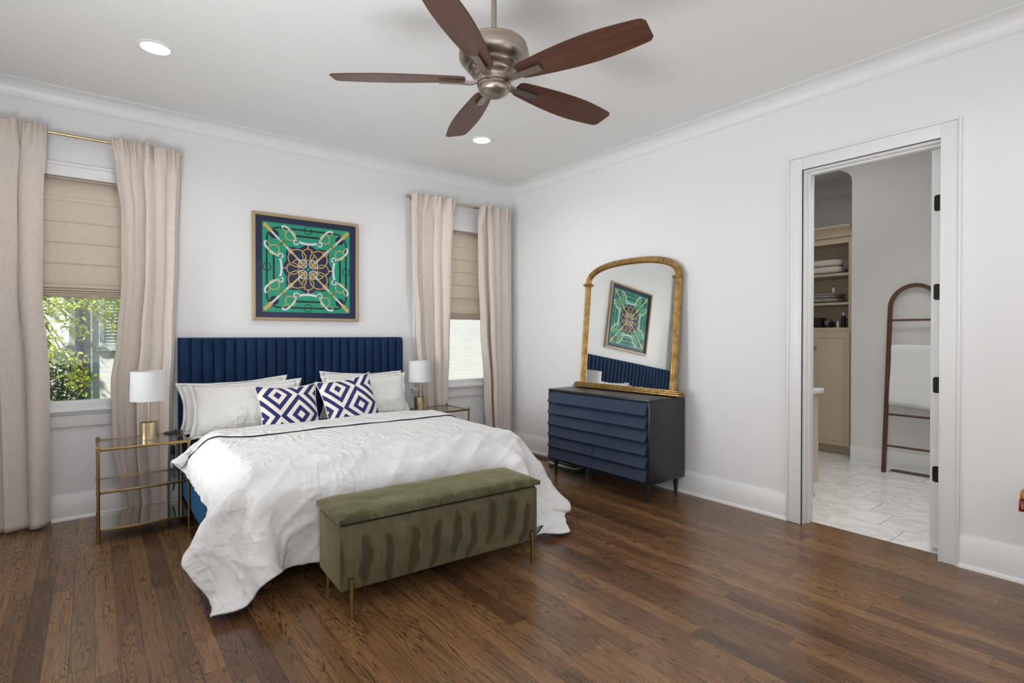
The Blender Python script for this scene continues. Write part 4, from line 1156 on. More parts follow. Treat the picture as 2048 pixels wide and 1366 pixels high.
     -17,39,44,35,35,37,34,22,6,-3,-4,-1,0,0,0,1,-1,0,0,0,-1,0,-1,-1,0,0,0,0,0,2,1,2,1,1,2,-1,-1,0,-2,-2,-3,-1,-1,-2,-1,-27,-43,-43,-46,-46,-42,-40,-39,-38,
     3,41,43,37,34,35,31,19,4,-4,-4,-1,0,0,0,0,-1,1,-1,0,0,0,-1,-1,-1,1,0,0,0,1,0,2,2,0,1,0,0,0,-2,-2,-1,1,0,-6,-3,-23,-40,-46,-47,-47,-46,-42,-41,-40,
     5,41,42,37,34,32,29,17,2,-5,-3,0,0,0,0,-1,1,1,-2,0,0,1,-1,0,-1,1,0,-1,0,0,0,2,1,0,0,1,0,0,-2,-1,-1,2,2,-9,-7,-20,-39,-46,-47,-47,-47,-45,-43,-42,
     4,41,41,36,32,31,28,17,1,-5,-2,0,0,1,0,-1,0,0,1,-1,0,0,1,0,-1,0,0,0,0,0,0,0,1,-1,1,0,1,-1,-1,0,1,0,2,-8,-13,-19,-38,-45,-47,-47,-48,-47,-45,-43,
     2,41,40,36,32,30,27,15,0,-3,0,0,0,0,0,1,-1,0,1,0,-1,0,1,1,-2,0,0,0,0,0,0,0,0,0,0,1,0,-1,0,0,0,0,1,-5,-14,-23,-38,-45,-47,-47,-47,-47,-47,-44,
     1,40,40,35,32,30,27,14,0,-1,0,0,1,-1,0,1,-1,0,0,0,0,0,0,0,0,0,0,0,0,0,0,0,0,0,0,0,1,-1,0,0,0,0,0,-4,-16,-26,-37,-44,-47,-48,-47,-47,-47,-46,
     0,40,40,35,31,30,27,14,0,0,0,0,0,0,0,0,0,0,0,0,0,0,0,0,0,0,0,0,0,0,0,0,0,0,0,0,0,1,-1,0,1,-1,1,-5,-17,-30,-37,-43,-47,-47,-47,-47,-47,-47,
     -1,40,40,35,32,29,27,14,2,-1,0,0,0,0,0,0,0,0,0,0,0,0,0,0,0,0,1,-1,0,0,0,0,0,0,0,0,0,0,0,0,1,0,0,-6,-18,-33,-37,-42,-46,-47,-47,-47,-47,-47,
     -1,40,40,36,30,29,28,16,2,-2,0,0,0,0,0,0,0,0,0,0,0,0,0,0,0,0,0,0,0,0,1,-1,0,0,0,0,0,0,0,0,0,1,-1,-6,-20,-34,-37,-41,-46,-47,-46,-47,-47,-48,
     -1,40,40,36,30,29,28,16,3,-1,-1,0,0,0,0,0,0,0,0,0,0,0,0,0,0,0,0,0,0,0,0,0,0,0,0,0,0,0,0,0,0,0,0,-6,-23,-35,-38,-39,-45,-47,-47,-47,-47,-47,
     -1,41,39,36,30,28,29,16,4,0,-2,0,0,0,0,0,0,0,0,0,0,0,0,0,0,0,0,0,0,0,0,0,0,0,0,0,0,0,0,0,0,1,-1,-7,-25,-36,-38,-38,-44,-47,-47,-47,-47,-47,
     0,40,39,36,29,29,28,18,3,0,0,-1,0,0,0,0,0,0,0,0,0,0,0,0,0,0,0,0,0,0,0,0,0,0,0,0,0,0,0,0,0,0,1,-9,-27,-37,-36,-38,-44,-48,-46,-47,-47,-48,
     -2,41,39,36,30,28,28,18,4,0,0,-1,0,0,0,0,0,0,0,0,0,0,0,1,-1,0,0,0,0,0,0,0,0,0,0,0,0,0,0,0,0,0,2,-11,-30,-36,-34,-38,-46,-47,-46,-47,-48,-47,
     -1,41,39,37,29,29,27,19,3,0,0,0,0,0,0,0,0,0,0,0,0,0,0,0,0,0,0,0,0,0,0,0,1,0,-1,0,0,0,0,0,0,0,2,-13,-30,-35,-34,-39,-46,-47,-47,-47,-47,-48,
     -1,40,40,36,30,29,28,18,4,0,0,0,0,0,0,0,0,0,0,0,0,0,0,0,0,0,1,-1,0,0,0,0,0,0,0,0,0,0,0,0,0,0,1,-13,-31,-34,-34,-41,-46,-47,-47,-48,-47,-47,
     -1,40,40,37,29,29,28,19,4,0,0,0,0,0,0,0,0,0,0,0,0,0,0,0,0,0,0,0,0,0,0,0,0,0,0,0,0,0,0,0,0,0,0,-13,-31,-34,-35,-42,-47,-47,-47,-48,-47,-48,
     -1,40,40,37,30,28,28,20,4,0,0,0,0,0,0,0,0,0,0,0,0,0,0,0,0,0,0,0,0,0,0,0,0,0,0,0,0,0,0,0,0,0,-1,-14,-30,-34,-36,-44,-47,-47,-48,-47,-48,-48,
     -3,41,40,37,30,29,28,21,4,0,0,0,0,0,0,0,0,0,0,0,0,0,0,0,0,0,0,0,0,0,0,0,0,0,0,0,0,0,0,0,0,0,-2,-14,-31,-34,-37,-45,-48,-47,-48,-47,-48,-48,
     -5,40,41,37,30,29,30,22,6,0,0,0,0,0,0,0,0,0,0,0,0,0,0,0,0,0,0,0,0,0,0,0,0,0,0,0,0,0,0,0,0,0,-2,-16,-32,-33,-39,-45,-48,-48,-48,-48,-48,-47,
     -8,40,41,39,30,28,31,25,9,0,0,0,0,0,0,0,0,0,0,0,0,0,0,0,0,0,0,0,0,0,0,0,0,0,0,0,0,0,0,0,0,0,-3,-17,-32,-35,-39,-46,-48,-48,-48,-48,-48,-48,
     -10,41,41,40,33,27,29,29,12,1,0,0,0,0,0,0,0,0,0,0,0,0,0,0,0,0,0,0,0,0,0,0,0,0,0,0,0,0,0,0,0,0,-3,-21,-33,-34,-40,-47,-48,-48,-48,-49,-47,-48,
     -13,42,42,42,35,26,29,32,17,1,0,0,0,0,0,0,0,0,0,0,0,0,0,0,0,0,1,0,-1,0,0,0,0,0,0,0,0,0,0,0,0,0,-4,-24,-35,-33,-40,-47,-49,-48,-48,-48,-48,-48,
     -14,42,43,43,38,26,28,35,24,2,-1,1,0,0,0,0,0,0,0,0,0,0,0,0,1,-1,0,1,0,0,0,0,-1,0,0,0,0,0,0,0,0,0,-5,-28,-36,-33,-40,-48,-48,-48,-48,-48,-48,-48,
     -16,43,43,44,40,30,27,33,24,4,0,1,0,0,0,0,0,0,0,0,0,0,0,0,0,0,0,0,0,0,0,0,0,0,0,0,-1,-1,-2,-3,-3,-3,-7,-20,-29,-33,-39,-45,-47,-47,-48,-48,-47,-48,
     -13,44,43,44,41,35,26,20,14,4,2,2,1,0,0,0,0,-1,0,0,0,0,1,1,0,0,0,0,-1,1,0,-1,-1,0,0,0,-1,-2,-4,-6,-7,-6,-4,-16,-25,-27,-33,-37,-42,-45,-46,-48,-47,-48,
     -7,44,43,42,36,28,21,15,13,5,2,2,1,0,0,0,0,0,-1,0,1,0,0,0,1,0,0,1,-1,0,0,0,0,-1,-1,0,-2,-2,-4,-7,-7,-5,-1,-21,-30,-26,-27,-29,-33,-38,-41,-45,-46,-47,
     -7,42,39,35,26,22,20,18,20,8,3,2,1,-1,1,-1,-1,-1,0,0,0,0,1,0,1,1,1,1,1,0,-1,0,0,-1,-2,-2,-2,-3,-5,-4,1,-5,-13,-27,-32,-29,-27,-27,-28,-29,-33,-37,-40,-43,
     -13,35,31,26,23,22,24,23,24,11,2,1,-1,0,0,-1,-2,0,0,0,-1,0,1,0,1,1,1,2,0,0,-1,2,0,-1,-1,-1,-3,-5,-6,1,7,-18,-21,-27,-31,-30,-27,-26,-27,-26,-26,-29,-32,-34,
     -24,27,24,22,22,25,24,26,25,14,0,0,-2,0,-2,-1,-1,0,-1,0,0,-2,2,1,1,0,0,2,1,1,0,1,0,-1,0,-2,-3,-6,-5,8,11,-21,-29,-28,-30,-29,-28,-25,-25,-24,-24,-26,-26,-26,
     -35,21,22,22,22,26,26,27,26,12,-1,-1,-2,-1,-1,-2,-1,0,-1,0,-1,0,1,2,0,0,1,2,1,2,1,-1,0,0,-1,-2,-4,-7,-3,12,14,-25,-31,-29,-28,-28,-26,-25,-23,-23,-22,-23,-22,-24,
     -43,22,22,22,23,26,28,29,25,10,-2,-2,-2,-2,-1,-2,-1,0,-1,0,-1,1,-1,2,1,0,2,2,2,1,1,0,-1,1,-1,-3,-4,-8,-6,15,14,-28,-30,-27,-26,-26,-24,-24,-22,-22,-20,-17,-14,-16,
     -41,22,22,22,24,27,29,30,24,10,-4,-3,-2,-2,-3,-2,-1,1,-1,-1,0,1,-1,1,1,1,2,2,1,0,2,0,1,0,-1,-3,-6,-11,-9,16,14,-32,-28,-24,-22,-22,-23,-23,-22,-21,-19,-7,-8,-9,
     -38,21,21,21,25,29,31,30,23,7,-5,-5,-2,-2,-2,-1,-1,-1,-1,-1,-1,2,0,0,1,2,3,1,0,2,2,0,1,-1,-1,-2,-9,-14,-14,15,14,-35,-28,-19,-18,-18,-20,-22,-22,-21,-17,-5,-3,-5,
     -39,19,21,22,27,30,32,29,22,5,-6,-6,-2,-2,-2,0,-1,-2,-1,-1,-1,0,0,1,1,2,2,2,2,2,1,0,1,-1,-1,-3,-11,-17,-20,13,15,-39,-27,-16,-12,-13,-17,-22,-22,-16,-7,1,2,1,
     -32,17,18,22,26,31,32,30,20,4,-8,-6,-3,-2,-2,-2,0,-2,-1,-1,0,-1,1,1,0,2,1,3,3,1,2,1,0,-1,-1,-4,-14,-20,-25,12,16,-42,-27,-12,-8,-9,-14,-19,-15,-5,2,3,2,1,
     -12,8,11,16,24,30,33,29,19,3,-9,-8,-3,-2,-3,-2,0,-1,-2,-1,-2,1,1,2,0,2,2,1,2,3,2,1,1,-1,-1,-6,-14,-24,-30,15,16,-46,-26,-10,-5,-6,-9,-11,-1,3,3,3,2,0,
     -1,0,2,7,16,26,34,30,18,1,-11,-7,-4,-3,-3,-1,-1,-2,-1,-1,-1,-2,1,2,3,2,2,1,2,3,4,-1,0,2,-2,-6,-13,-28,-36,19,26,-56,-26,-6,0,0,0,0,5,4,2,1,1,1]]

# ------------------------------------------------------------------ bed
bed = thing('upholstered_bed', 'navy velvet bed with a tall vertically channelled headboard', 'bed', (-2.39, -1.1, 0))
HX0, HX1, HZ0, HZ1 = -3.336, -1.446, 0.03, 1.285
# headboard: a padded slab whose front is a row of rounded vertical channels
NCH = 24
CWD = (HX1 - HX0) / NCH
rows = []
zs = [HZ0, HZ0 + .03] + [HZ0 + .03 + (HZ1 - .05 - HZ0 - .03) * k / 14 for k in range(1, 15)] + [HZ1 - .030, HZ1 - .014, HZ1 - .004, HZ1]
for z in zs:
    row = []
    top = max(0.0, (z - (HZ1 - .05)) / .05)
    back = 0.045 * (1 - math.sqrt(max(0, 1 - top ** 2)))
    for c in range(NCH):
        for k in range(10):
            s = k / 10
            d = math.sqrt(max(0.0, 1 - (2 * s - 1) ** 2)) ** 0.8
            w = 0.0025 * mnoise.noise(Vector((c * 3.1, s * 2, z * 5)))
            row.append(Vector((HX0 + (c + s) * CWD, -0.088 - 0.030 * d - w * d + back, z)))
    row.append(Vector((HX1, -0.088 + back, z)))
    rows.append(row)
g = G()
V = g.grid(rows)
# sides, top and back
n = len(rows[0])
tb = [g.bm.verts.new((v.x, -0.022, HZ1)) for v in rows[-1]]
for i in range(n - 1):
    f = g.bm.faces.new((V[-1][i], V[-1][i + 1], tb[i + 1], tb[i])); f.smooth = True
for col, x in ((0, HX0), (n - 1, HX1)):
    bk = [g.bm.verts.new((x, -0.022, z)) for z in zs]
    for j in range(len(zs) - 1):
        g.bm.faces.new((V[j][col], V[j + 1][col], bk[j + 1], bk[j]))
g.box((HX0 + .002, -0.030, HZ0), (HX1 - .002, -0.020, HZ1 - .002))
g.obj('headboard', 'navy_velvet', bed, sharp=70)
for sx in (-1, 1):
    x = -2.392 + sx * (0.918 if sx < 0 else 0.875)
    G().box((x - 0.022, -1.98 if sx > 0 else -1.90, 0.10), (x + 0.022, -0.13, 0.40), 0.016, 3, smooth=True).obj('side_rail', 'rail_velvet', bed)
G().box((-3.27, -2.02, 0.10), (-1.53, -1.98, 0.38), 0.016, 3, smooth=True).obj('foot_rail', 'rail_velvet', bed)
for x, y in ((-3.25, -1.97), (-1.53, -1.97), (-3.25, -0.25), (-1.53, -0.25), (-2.39, -1.1)):
    G().box((x - 0.03, y - 0.03, 0), (x + 0.03, y + 0.03, 0.12), 0.004).obj('leg', 'black', bed)
G().box((-3.285, -1.98, 0.20), (-1.54, -0.135, 0.30), 0.01).obj('slat_base', 'black', bed)

mt = G().box((-3.285, -1.97, 0.302), (-1.54, -0.140, 0.440), 0.05, 4, smooth=True)
tag(mt.obj('mattress', 'mattress'), 'white mattress under the duvet, resting in the navy bed frame', 'mattress')

# ------------------------------------------------------------------ duvet: draped cloth grid
DN, DM = 40, 54


def load_drape():
    raw = np.array(DRAPE_STEPS, dtype=np.int64).reshape(3, DN, DM)
    q = raw.copy()
    q[:, :, 0] = np.cumsum(raw[:, :, 0], axis=1)
    q = np.cumsum(q, axis=2)
    return np.moveaxis(q, 0, 2) * 0.001


def catmull(P, n):
    """refine a grid n times along both axes with Catmull-Rom"""
    def one(A):
        A = np.concatenate([2 * A[:1] - A[1:2], A, 2 * A[-1:] - A[-2:-1]])
        out = []
        for i in range(1, len(A) - 2):
            for k in range(n):
                t = k / n
                p0, p1, p2, p3 = A[i - 1], A[i], A[i + 1], A[i + 2]
                out.append(0.5 * (2 * p1 + (p2 - p0) * t + (2 * p0 - 5 * p1 + 4 * p2 - p3) * t * t + (3 * p1 - p0 - 3 * p2 + p3) * t ** 3))
        out.append(A[-2])
        return np.array(out)
    return np.swapaxes(one(np.swapaxes(one(P), 0, 1)), 0, 1)


def grid_normals(P):
    du = np.gradient(P, axis=1); dv = np.gradient(P, axis=0)
    nn = np.cross(dv, du)
    nn /= np.maximum(1e-9, np.linalg.norm(nn, axis=2, keepdims=True))
    if nn[:, :, 2].mean() < 0:
        nn = -nn
    return nn


duvet_pts = catmull(load_drape(), 5)
dnrm = grid_normals(duvet_pts)
NJ, NI, _ = duvet_pts.shape
jj, ii = np.mgrid[0:NJ, 0:NI]
su = ii / (NI - 1) * 2.5
sv = jj / (NJ - 1) * 1.9


def fbm(x, y, seed, oct=3):
    out = np.zeros_like(x)
    for j in range(x.shape[0]):
        for i in range(x.shape[1]):
            out[j, i] = mnoise.fractal(Vector((x[j, i], y[j, i], seed)), 1.0, 2.0, oct)
    return out


low = np.clip((0.60 - duvet_pts[:, :, 2]) / 0.25, 0, 1)               # the hanging part creases more
foot = np.clip((sv - 1.05) / 0.35, 0, 1)
wn_ = fbm(su * 3.0 + sv * 1.2, sv * 3.4 - su * 1.4, 3.7)
rd = 1 - np.abs(fbm(su * 2.6 - sv * 2.2, sv * 1.5 + su * .9, 9.1, 2)) * 2.6
rd = np.clip(rd, 0, 1) ** 3
rd2 = np.clip(1 - np.abs(fbm(su * 1.3 + sv * 3.6, sv * 1.1 - su * 2.8, 21.3, 2)) * 2.6, 0, 1) ** 4
tq = fbm(su * 1.2, sv * 7.0, 41.0, 2)
disp = 0.006 * wn_ * (0.35 + low) + (0.009 * rd + 0.007 * rd2) * (0.18 + 0.82 * np.maximum(low, foot * .6)) + 0.004 * tq * (1 - low)
lf = fbm((su + sv) * 3.6, (sv - su) * 0.8, 63.0, 2)
long_fold = np.clip(1 - np.abs(lf) * 2.4, 0, 1) ** 2
disp = disp + 0.013 * long_fold * np.clip((sv - 0.95) / 0.4, 0, 1) * np.clip(1.15 - 0.5 * np.abs(su - 1.5), 0.4, 1)
duvet_pts = duvet_pts + dnrm * disp[:, :, None]
duvet_pts[:, :, 2] = np.maximum(duvet_pts[:, :, 2], 0.012)
dnrm = grid_normals(duvet_pts)
sink = np.clip(1 - jj / (NJ * 0.20), 0, 1) ** 1.4 * 0.050
topm = np.clip((duvet_pts[:, :, 2] - 0.50) / 0.10, 0, 1)
duvet_pts[:, :, 2] -= sink * topm
dnrm = grid_normals(duvet_pts)
duv = thing('duvet', 'white cotton duvet with navy piping draped over the bed', 'duvet', (-2.39, -1.4, 0.64))
g = G()
g.grid([[Vector(p) for p in row] for row in duvet_pts])
o = g.obj('duvet_cover', 'duvet', duv, sharp=0)
md = o.modifiers.new('thickness', 'SOLIDIFY'); md.thickness = 0.012; md.offset = -1.0
rim = [duvet_pts[j, 0] for j in range(NJ)] + [duvet_pts[NJ - 1, i] for i in range(1, NI)] + [duvet_pts[j, NI - 1] for j in range(NJ - 2, -1, -1)]
G().tube([Vector(p) for p in rim[::2]], 0.0035, 6).obj('hem_piping', 'navy_piping', duv)
# folded-back top band with piping along its edge
JB = int(NJ * 0.228)
fold = []
for j in range(0, JB + 1):
    row = []
    lift = 0.024 + 0.012 * math.sin(PI * j / JB) if j < JB else 0.014
    for i in range(0, NI):
        wav = 1.0 + 0.0
        e_ = min(1.0, i / 62.0); e_ = e_ * e_ * (3 - 2 * e_)
        jx = j * (1.0 + 0.05 * math.sin(i * .035 + .6) - 0.06 * i / NI) * (0.16 + 0.84 * e_)
        j0 = min(NJ - 2, int(jx)); f = jx - j0
        p = duvet_pts[j0, i] * (1 - f) + duvet_pts[j0 + 1, i] * f
        nn = dnrm[j0, i] * (1 - f) + dnrm[j0 + 1, i] * f
        row.append(Vector(p + nn * (lift + 0.004 * mnoise.noise(Vector((i * .06, j * .12, 4.0))))))
    fold.append(row)
# rolled front edge at the head side
head = [Vector((p.x, p.y + 0.030, p.z - 0.022)) for p in fold[0]]
head2 = [Vector((p.x, p.y + 0.020, p.z - 0.050)) for p in fold[0]]
g = G()
g.grid([head2, head] + fold)
o = g.obj('folded_band', 'duvet', duv, sharp=0)
md = o.modifiers.new('thickness', 'SOLIDIFY'); md.thickness = 0.008; md.offset = -1.0
G().tube([p + Vector((0, 0, 0.002)) for p in fold[-1][::2]], 0.0050, 8).obj('band_piping', 'navy_piping', duv)['label'] = 'navy piping line'

# ------------------------------------------------------------------ pillows
def cushion(name, label, cat, w, h, d, loc, rot, mat, group=None, p=2.6, seed=0, flange=0.0, ear=0.0, wr=0.004, flatb=0.0):
    """pillow in local X (width), Z (height), Y (thickness); rot = Euler"""
    t = thing(name, label, cat, loc, rot, group)
    N = 40
    g = G()
    seam = None
    for side in (-1, 1):
        rows = []
        for j in range(N + 1):
            v = -1 + 2 * j / N
            row = []
            for i in range(N + 1):
                u = -1 + 2 * i / N
                e = (1 - abs(u) ** p) * (1 - abs(v) ** p)
                th = max(0.0, e) ** 0.52
                # sides pull in between the corners
                x = u * w / 2 * (1 - 0.075 * (1 - v * v) * abs(u) ** 3 + ear * (abs(u * v)) ** 4)
                z = v * h / 2 * (1 - 0.085 * (1 - u * u) * abs(v) ** 3 + ear * (abs(u * v)) ** 4)
                sag = 1.0 + 0.25 * (-v) * (1 - u * u)
                nz = mnoise.noise(Vector((u * 2.1 + seed, v * 2.1, side * 3.0 + seed)))
                cr = (1 - abs(mnoise.noise(Vector((u * 3.3 + v * 1.5 + seed, v * 2.2 - u, 7 + seed)))) * 2.5)
                y = side * (d / 2 * th * sag + th * (wr * 2.2 * nz + wr * max(0, cr) ** 2))
                row.append(Vector((x, y, z)))
            rows.append(row)
        g.grid(rows, uv=lambda i, j: (-1 + 2 * i / N, -1 + 2 * j / N))
        seam = rows
    bmesh.ops.remove_doubles(g.bm, verts=g.bm.verts, dist=0.0006)
    g.obj('pillow_body', mat, t, local=True, sharp=0)
    edge = [seam[0][i] for i in range(N)] + [seam[j][N] for j in range(N)] + [seam[N][N - i] for i in range(N)] + [seam[N - j][0] for j in range(N)]
    if flange:
        # flat flange border around a pillow case
        g = G()
        ins = [Vector((p_.x, 0, p_.z)) for p_ in edge]
        outp = []
        for k, p_ in enumerate(edge):
            dx = max(-1, min(1, p_.x / (w / 2) * 1.0)); dz = p_.z / (h / 2)
            ax = math.copysign(abs(dx) ** 8, dx); az = math.copysign(abs(dz) ** 8, dz)
            outp.append(Vector((p_.x + flange * ax, 0.010 * math.sin(k * .33 + seed), p_.z + flange * az * .6)))
        A = [g.bm.verts.new(q * 0.992) for q in ins]; B = [g.bm.verts.new(q) for q in outp]
        n_ = len(A)
        for k in range(n_):
            f = g.bm.faces.new((A[k], A[(k + 1) % n_], B[(k + 1) % n_], B[k])); f.smooth = True
        fo = g.obj('flange', mat, t, local=True, sharp=0)
        md = fo.modifiers.new('thick', 'SOLIDIFY'); md.thickness = 0.004
    else:
        G().tube(edge, 0.0042, 6, closed=True, up=(0, 1, 0)).obj('edge_seam', 'sham', t, local=True)
    return t


PG = 'white bed pillows against the headboard'
LEAN = math.radians(-24)
cushion('bed_pillow', 'white pillow flat behind the left front pillow, one corner peeking out', 'pillow', 0.74, 0.36, 0.09,
        (-2.955, -0.178, 0.755), (math.radians(-5), math.radians(-2), 0), 'sham', PG, seed=11, flange=0.035)
cushion('bed_pillow', 'large white pillow leaning behind the left patterned cushion', 'pillow', 0.76, 0.38, 0.135,
        (-2.895, -0.345, 0.742), (math.radians(-19), math.radians(0), math.radians(0)), 'sham', PG, seed=3, flange=0.04, wr=0.007)
cushion('bed_pillow', 'white pillow tucked behind the right front pillow', 'pillow', 0.72, 0.38, 0.09,
        (-1.90, -0.178, 0.765), (math.radians(-5), math.radians(2), 0), 'sham', PG, seed=17, flange=0.035)
cushion('bed_pillow', 'large white pillow leaning behind the right patterned cushion', 'pillow', 0.74, 0.40, 0.135,
        (-1.912, -0.345, 0.742), (math.radians(-19), math.radians(0), math.radians(0)), 'sham', PG, seed=8, flange=0.035, wr=0.007)
CG = 'navy and cream diamond cushions'
cushion('throw_cushion', 'square navy and cream diamond cushion, left one in front of white pillow', 'cushion', 0.47, 0.45, 0.11,
        (-2.632, -0.508, 0.692), (math.radians(-22), math.radians(1), math.radians(6)), 'diamonds', CG, seed=21, ear=0.05, p=3.2, wr=0.002)
cushion('throw_cushion', 'square navy and cream diamond cushion, right one tilted toward the lamp', 'cushion', 0.47, 0.46, 0.11,
        (-2.132, -0.490, 0.722), (math.radians(-22), math.radians(-7), math.radians(4)), 'diamonds', CG, seed=25, ear=0.05, p=3.2, wr=0.002)

# ------------------------------------------------------------------ storage bench
bn = thing('storage_bench', 'olive green velvet storage bench on brass legs at the bed foot', 'bench', (-2.388, -2.358, 0), (0, 0, math.radians(-3.0)))
BL, BD = 1.145, 0.345
g = G()
g.box((-BL / 2, -BD / 2, 0.122), (BL / 2, BD / 2, 0.425), 0.012, 3, smooth=True)
g.obj('bench_box', 'olive', bn, local=True, sharp=50)
G().box((-BL / 2 + .012, -BD / 2 + .012, 0.425), (BL / 2 - .012, BD / 2 - .012, 0.440)).obj('lid_gap_shade', 'dark', bn, local=True)  # near-black inset that paints the shadow under the lid
# padded lid
rows = []
NU, NV = 64, 24
for j in range(NV + 1):
    v = -1 + 2 * j / NV
    row = []
    for i in range(NU + 1):
        u = -1 + 2 * i / NU
        e = (1 - abs(u) ** 10) * (1 - abs(v) ** 5)
        zz = 0.462 + 0.020 * max(0, e) ** 0.40 + 0.0025 * mnoise.noise(Vector((u * 5, v * 2, 1)))
        row.append(Vector((u * (BL / 2 + .010), v * (BD / 2 + .014), zz)))
    rows.append(row)
g = G()
V = g.grid(rows)
def skirt(g, V, dz, inset=0.0):
    ed = V[0] + [r[-1] for r in V[1:]] + V[-1][::-1][1:] + [r[0] for r in V[::-1][1:-1]]
    lo = [g.bm.verts.new((v.co.x * (1 - inset), v.co.y * (1 - inset * 2), dz)) for v in ed]
    n_ = len(ed)
    for k in range(n_):
        f = g.bm.faces.new((ed[k], ed[(k + 1) % n_], lo[(k + 1) % n_], lo[k])); f.smooth = True
    g.bm.faces.new(lo)
skirt(g, V, 0.440, 0.002)
g.obj('lid', 'olive_lid', bn, local=True, sharp=60)
for sx in (-1, 1):
    for sy in (-1, 1):
        x = sx * (BL / 2 - 0.048); y = sy * (BD / 2 + 0.013)
        gg = G()
        gg.cyl((x, y, 0.0), (x, y, 0.182), 0.0105, n=20)
        gg.cyl((x, y, 0.148), (x, sy * (BD / 2 - 0.004), 0.148), 0.006, n=12)
        gg.obj('leg', 'brass_dark', bn, local=True)

# ------------------------------------------------------------------ nightstands
def nightstand(label, x0, x1, yf, yb, group):
    t = thing('nightstand', label, 'nightstand', ((x0 + x1) / 2, (yf + yb) / 2, 0), group=group)
    r = 0.0085
    for (x, y) in ((x0, yf), (x1, yf), (x0, yb), (x1, yb)):
        gg = G().cyl((x, y, 0), (x, y, 0.60), r, n=16)
        for z in (0.080, 0.318, 0.587):
            gg.cyl((x, y, z - 0.011), (x, y, z + 0.011), r + 0.0035, n=16)
        gg.sph((x, y, 0.602), r + .001, n=12)
        gg.obj('post', 'brass_dark', t)
    for z in (0.080, 0.318, 0.587):
        gg = G()
        gg.box((x0, yf - 0.006, z - 0.008), (x1, yf + 0.006, z + 0.008), 0.002)
        gg.box((x0, yb - 0.004, z - 0.006), (x1, yb + 0.004, z + 0.006), 0.002)
        gg.box((x0 - 0.005, yf, z - 0.007), (x0 + 0.005, yb, z + 0.007), 0.002)
        gg.box((x1 - 0.005, yf, z - 0.007), (x1 + 0.005, yb, z + 0.007), 0.002)
        gg.obj('rail_frame', 'brass_dark', t)
        if z < 0.1:
            G().box((x0 + .006, yf + .007, z - 0.002), (x1 - .006, yb - .005, z + 0.005)).obj('mirror_shelf', 'shelf_mirror', t)['label'] = 'mirrored bottom shelf'
        else:
            G().box((x0 + .006, yf + .007, z + 0.001), (x1 - .006, yb - .005, z + 0.008)).obj('glass_shelf', 'shelf_glass', t)
    return t


NG = 'brass and glass nightstands'
nightstand('three-tier brass and glass nightstand on the window side, left of the bed', -3.832, -3.345, -0.700, -0.285, NG)
nightstand('brass and glass nightstand in the corner, right of the bed', -1.468, -1.012, -0.612, -0.210, NG)


def table_lamp(label, x, y, z, group):
    t = thing('table_lamp', label, 'lamp', (x, y, z), group=group)
    rb = 0.054
    G().lathe([(0, 0), (rb, 0), (rb, 0.112), (rb - 0.004, 0.112), (rb - 0.004, 0.010), (0, 0.010)], (x, y, z), 48).obj('lamp_base', 'brass', t)
    gg = G().cyl((x, y, z + 0.010), (x, y, z + 0.43), 0.0052, n=14)
    gg.cyl((x, y, z + 0.33), (x, y, z + 0.40), 0.014, n=16)
    gg.obj('stem', 'brass', t)
    G().sph((x, y, z + 0.405), 0.026, (1, 1, 1.2)).obj('bulb', 'shade', t)
    rt, rbm = 0.104, 0.108
    z0, z1 = z + 0.262, z + 0.462
    sh = G().lathe([(rbm, z0 - z), (rt, z1 - z), (rt - 0.0025, z1 - z), (rbm - 0.0025, z0 - z)], (x, y, z), 64, close=True).obj('lamp_shade', 'shade', t)
    for zz, rr in ((z0 + .003, rbm), (z1 - .003, rt)):
        gg = G().lathe([(rr + .0012, -0.004), (rr + .0012, 0.004), (rr - .003, 0.004), (rr - .003, -0.004)], (x, y, zz), 64, close=True)
        if rr == rt:
            for k in range(3):
                a = 2 * PI * k / 3 + .4
                gg.cyl((x, y, z1 - 0.02), (x + rt * math.cos(a), y + rt * math.sin(a), z1 - 0.004), 0.0015, n=6)
        gg.obj('shade_rim', 'shade', t)
    gg = G().cyl((x - 0.040, y - 0.02, z + 0.135), (x - 0.040, y - 0.02, z0 + 0.03), 0.0012, n=6)
    gg.cyl((x - 0.040, y - 0.02, z + 0.130), (x - 0.040, y - 0.02, z + 0.175), 0.0032, n=10)
    gg.obj('pull_chain', 'brass', t)
    return t


LG = 'brass table lamps with white drum shades'
table_lamp('brass lamp with white drum shade on the left nightstand', -3.553, -0.470, 0.5954, LG)
table_lamp('brass lamp with white drum shade on the right nightstand in the corner', -1.375, -0.310, 0.5954, LG)
cp_ = G().lathe([(0, 0), (0.050, 0), (0.053, 0.004), (0.050, 0.010), (0.044, 0.012), (0, 0.0105)], (-3.408, -0.360, 0.5954), 40)
tag(cp_.obj('charging_pad', 'black'), 'round black charging pad on the left nightstand', 'charger')

# outlet with plug and cable behind the left nightstand
ot = thing('wall_outlet', 'white wall outlet low on the wall behind the left nightstand', 'outlet', (-3.372, 0, 0.38))
g = G().box((-3.400, -0.006, 0.325), (-3.342, -0.0002, 0.440), 0.003)
g.obj('cover_plate', 'trim', ot)
G().box((-3.389, -0.009, 0.338), (-3.355, -0.005, 0.427), 0.003).obj('socket', 'labelw', ot)
pl = thing('power_adapter', 'black power adapter plugged into the wall behind the left nightstand', 'charger', (-3.372, -0.02, 0.41))
G().box((-3.388, -0.050, 0.385), (-3.356, -0.0095, 0.450), 0.005).obj('adapter_body', 'black', pl)
cab = [(-3.372, -0.048, 0.40), (-3.370, -0.120, 0.34), (-3.380, -0.19, 0.22), (-3.390, -0.21, 0.14), (-3.375, -0.20, 0.20), (-3.362, -0.19, 0.32), (-3.365, -0.225, 0.45), (-3.372, -0.255, 0.56), (-3.375, -0.270, 0.612), (-3.385, -0.312, 0.6035)]
cp2 = catmull(np.array([[c, c] for c in cab], float), 6)[:, 0]
